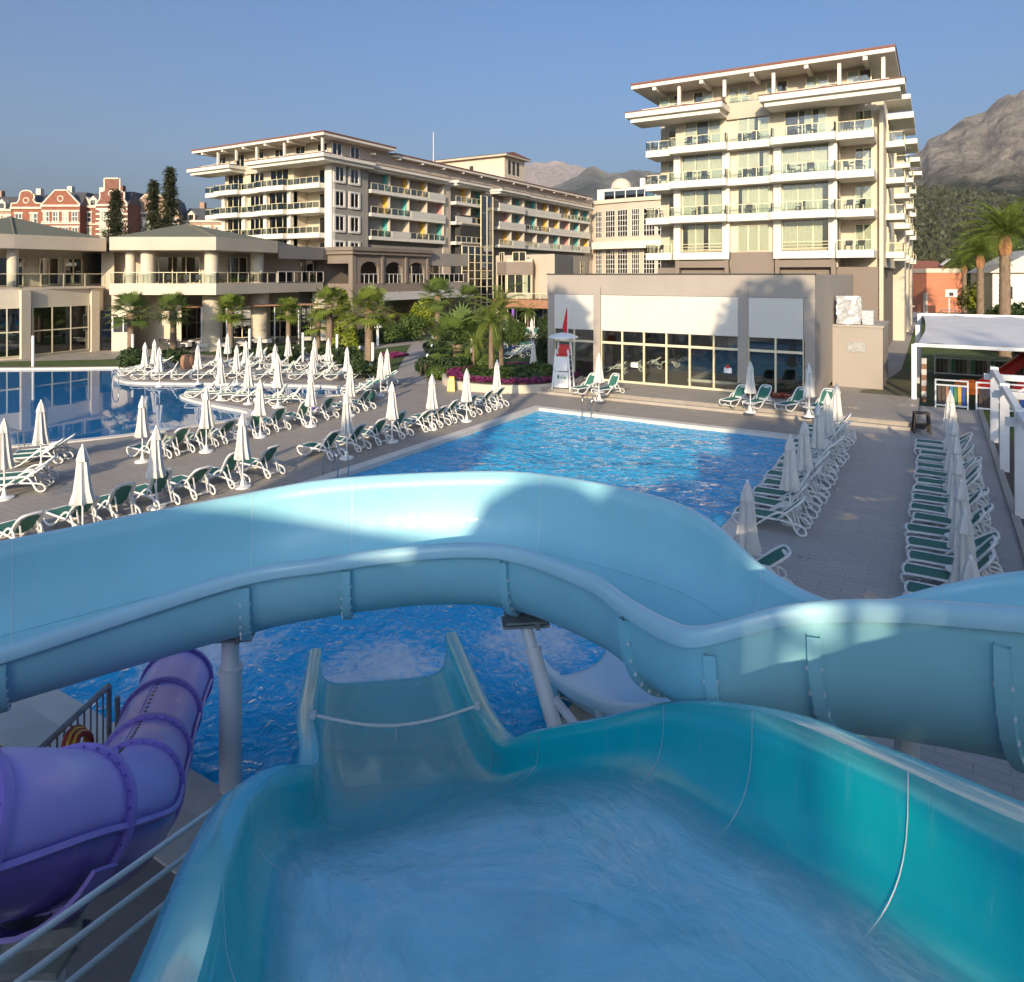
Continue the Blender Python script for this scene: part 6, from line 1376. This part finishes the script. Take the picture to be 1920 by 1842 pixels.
# raised round bed with white wall
bc = W(962,716); FB = thing('flower_bed','raised round flower bed with a white rendered wall','planter',bc, world=True)
def arcpt(r_, a): return Vector((bc.x + r_*math.cos(a), bc.y + r_*math.sin(a)*1.0, 0))
oy = [(arcpt(4.6,2*PI*k/40).x,arcpt(4.6,2*PI*k/40).y) for k in range(40)]
MB().prism([p for p in oy],0,.48).build('bed_wall','stucco_cream',FB); MB().prism([((p[0]-bc.x)*.95+bc.x,(p[1]-bc.y)*.95+bc.y) for p in oy],.48,.53).build('soil','soil',FB)
def ringflow(label, r0, r1, a0, a1, n, m_, sz, z, seed):
    r_ = random.Random(seed); mb = MB()
    for i in range(n):
        p = arcpt(r_.uniform(r0,r1), r_.uniform(a0,a1)); q = Vector((p.x,p.y,z+r_.uniform(0,.25))); s_ = sz*r_.uniform(.6,1.3); ang = r_.uniform(0,6.28); d = Vector((math.cos(ang),math.sin(ang),r_.uniform(-.4,.4)))*s_; e = Vector((-d.y,d.x,r_.uniform(-.5,.5)*s_)); mb.add([q-d,q-e,q+d,q+e],[(0,1,2,3)])
    o = mb.build('flowers',m_); struct(o,'stuff'); o['label'] = label
ringflow('band of magenta flowers round the raised bed',3.4,4.3,0,6.28,3600,'petal_magenta',.085,.53,5); ringflow('green leaves filling the raised bed',0,3.5,0,6.28,4200,'leaf_mid',.13,.55,6)
flowers('magenta flowers on the lawn bed by the path',[W(712,668),W(740,664),W(765,668),W(735,673)],900,'petal_magenta',.12,.05,7); flowers('red flowers on the lawn bed',[W(650,682),W(690,680),W(700,684),W(660,687)],500,'petal_red',.10,.05,8); flowers('red flowers under the hall end window',[W(1400,738,.3),W(1505,748,.3),W(1500,752,.3),W(1400,742,.3)],500,'petal_red',.07,.36,9)
# trees beyond the right lawn
bl_ = [(1850,84,3.0,2.6,6.6,'leaf_lime','bright lime tree before the white house'),(1790,150,5,5,10,'leaf_dark','dark tree left of the smallest date palm'),(1830,140,6,6,14,'leaf_dark','dark tree mass behind the middle date palm'),(1880,120,6,6,15,'leaf_mid','green tree behind the tallest date palm'),(1925,110,6,6,14,'leaf_mid','green tree behind the white house'),(1745,190,6,6,9,'leaf_dark','low dark tree behind the roadside house'),(1868,104,3,3,5,'leaf_dark','dark hedge tree beside the lime tree'),(1905,66,2.6,2.2,4.6,'leaf_dark','dark shrub tree by the white house wall'),(1930,58,2.2,2.2,4.0,'leaf_dark','shrub behind the shade canopy')]
for k,(px,d,rx,ry,hh,lf,lb) in enumerate(bl_): bush('broadleaf_tree',lb,PD(px,d),rx,ry,hh*.40,lf,2600,.42,200+k,True,'ball','tree',None,hh*.2)
for k in range(9): bush('court_plant','leafy plant along the lawn court border',PD(1868+9*k,64-1.0*k),1.0,1.0,.6,'leaf_dark',420,.2,230+k,False,group='plants along the lawn court border')
# unseen pines, added to shade the hall front and the playground
def pine(x, y, h_, r_, seed, lo, lb):
    bush('shade_pine',lb,(x,y,0),r_,r_,h_*(1-lo)/2,'leaf_dark',5200 if lo > .5 else 3000,.55,seed,True,'ball','tree','unseen pines added for shade',h_*lo)
PN = [(-1.5+2.5*k, -38-2*(k % 2), h_, 2.5, .10) for k, h_ in enumerate((20.5,21.6,21.4,19.8,20.0,22.0,17.2,26.5,27,26.5,27,31,33,34,34,33))] + [(5.5,-2.2,21.0,3.1,.60),(-8.7,-1.2,19.6,3.2,.60)]
PN = [q for q in PN if q[0] > 20.5 or q[4] > .5]
for k,(x,y,h_,r_,lo) in enumerate(PN): pine(x,y,h_,r_,300+k,lo,'unseen tall bare stemmed pine added to shade the hall front' if lo > .5 else 'unseen dense pine in the belt added to shade the playground')

# ================================================================== HAZE
def haze():
    m, n, N, L = nodes('haze_air'); out = N('ShaderNodeOutputMaterial'); v = N('ShaderNodeVolumePrincipled'); v.inputs['Color'].default_value = (.72,.84,1.0,1); v.inputs['Density'].default_value = 8.0e-5; v.inputs['Anisotropy'].default_value = .0
    L(v.outputs[0], out.inputs['Volume'])
    o = MB().box(-6200,6200,-300,6200,-3,1150).build('haze','haze_air'); struct(o,'stuff'); o['label'] = 'thin blue summer haze over the distant mountains'
haze()
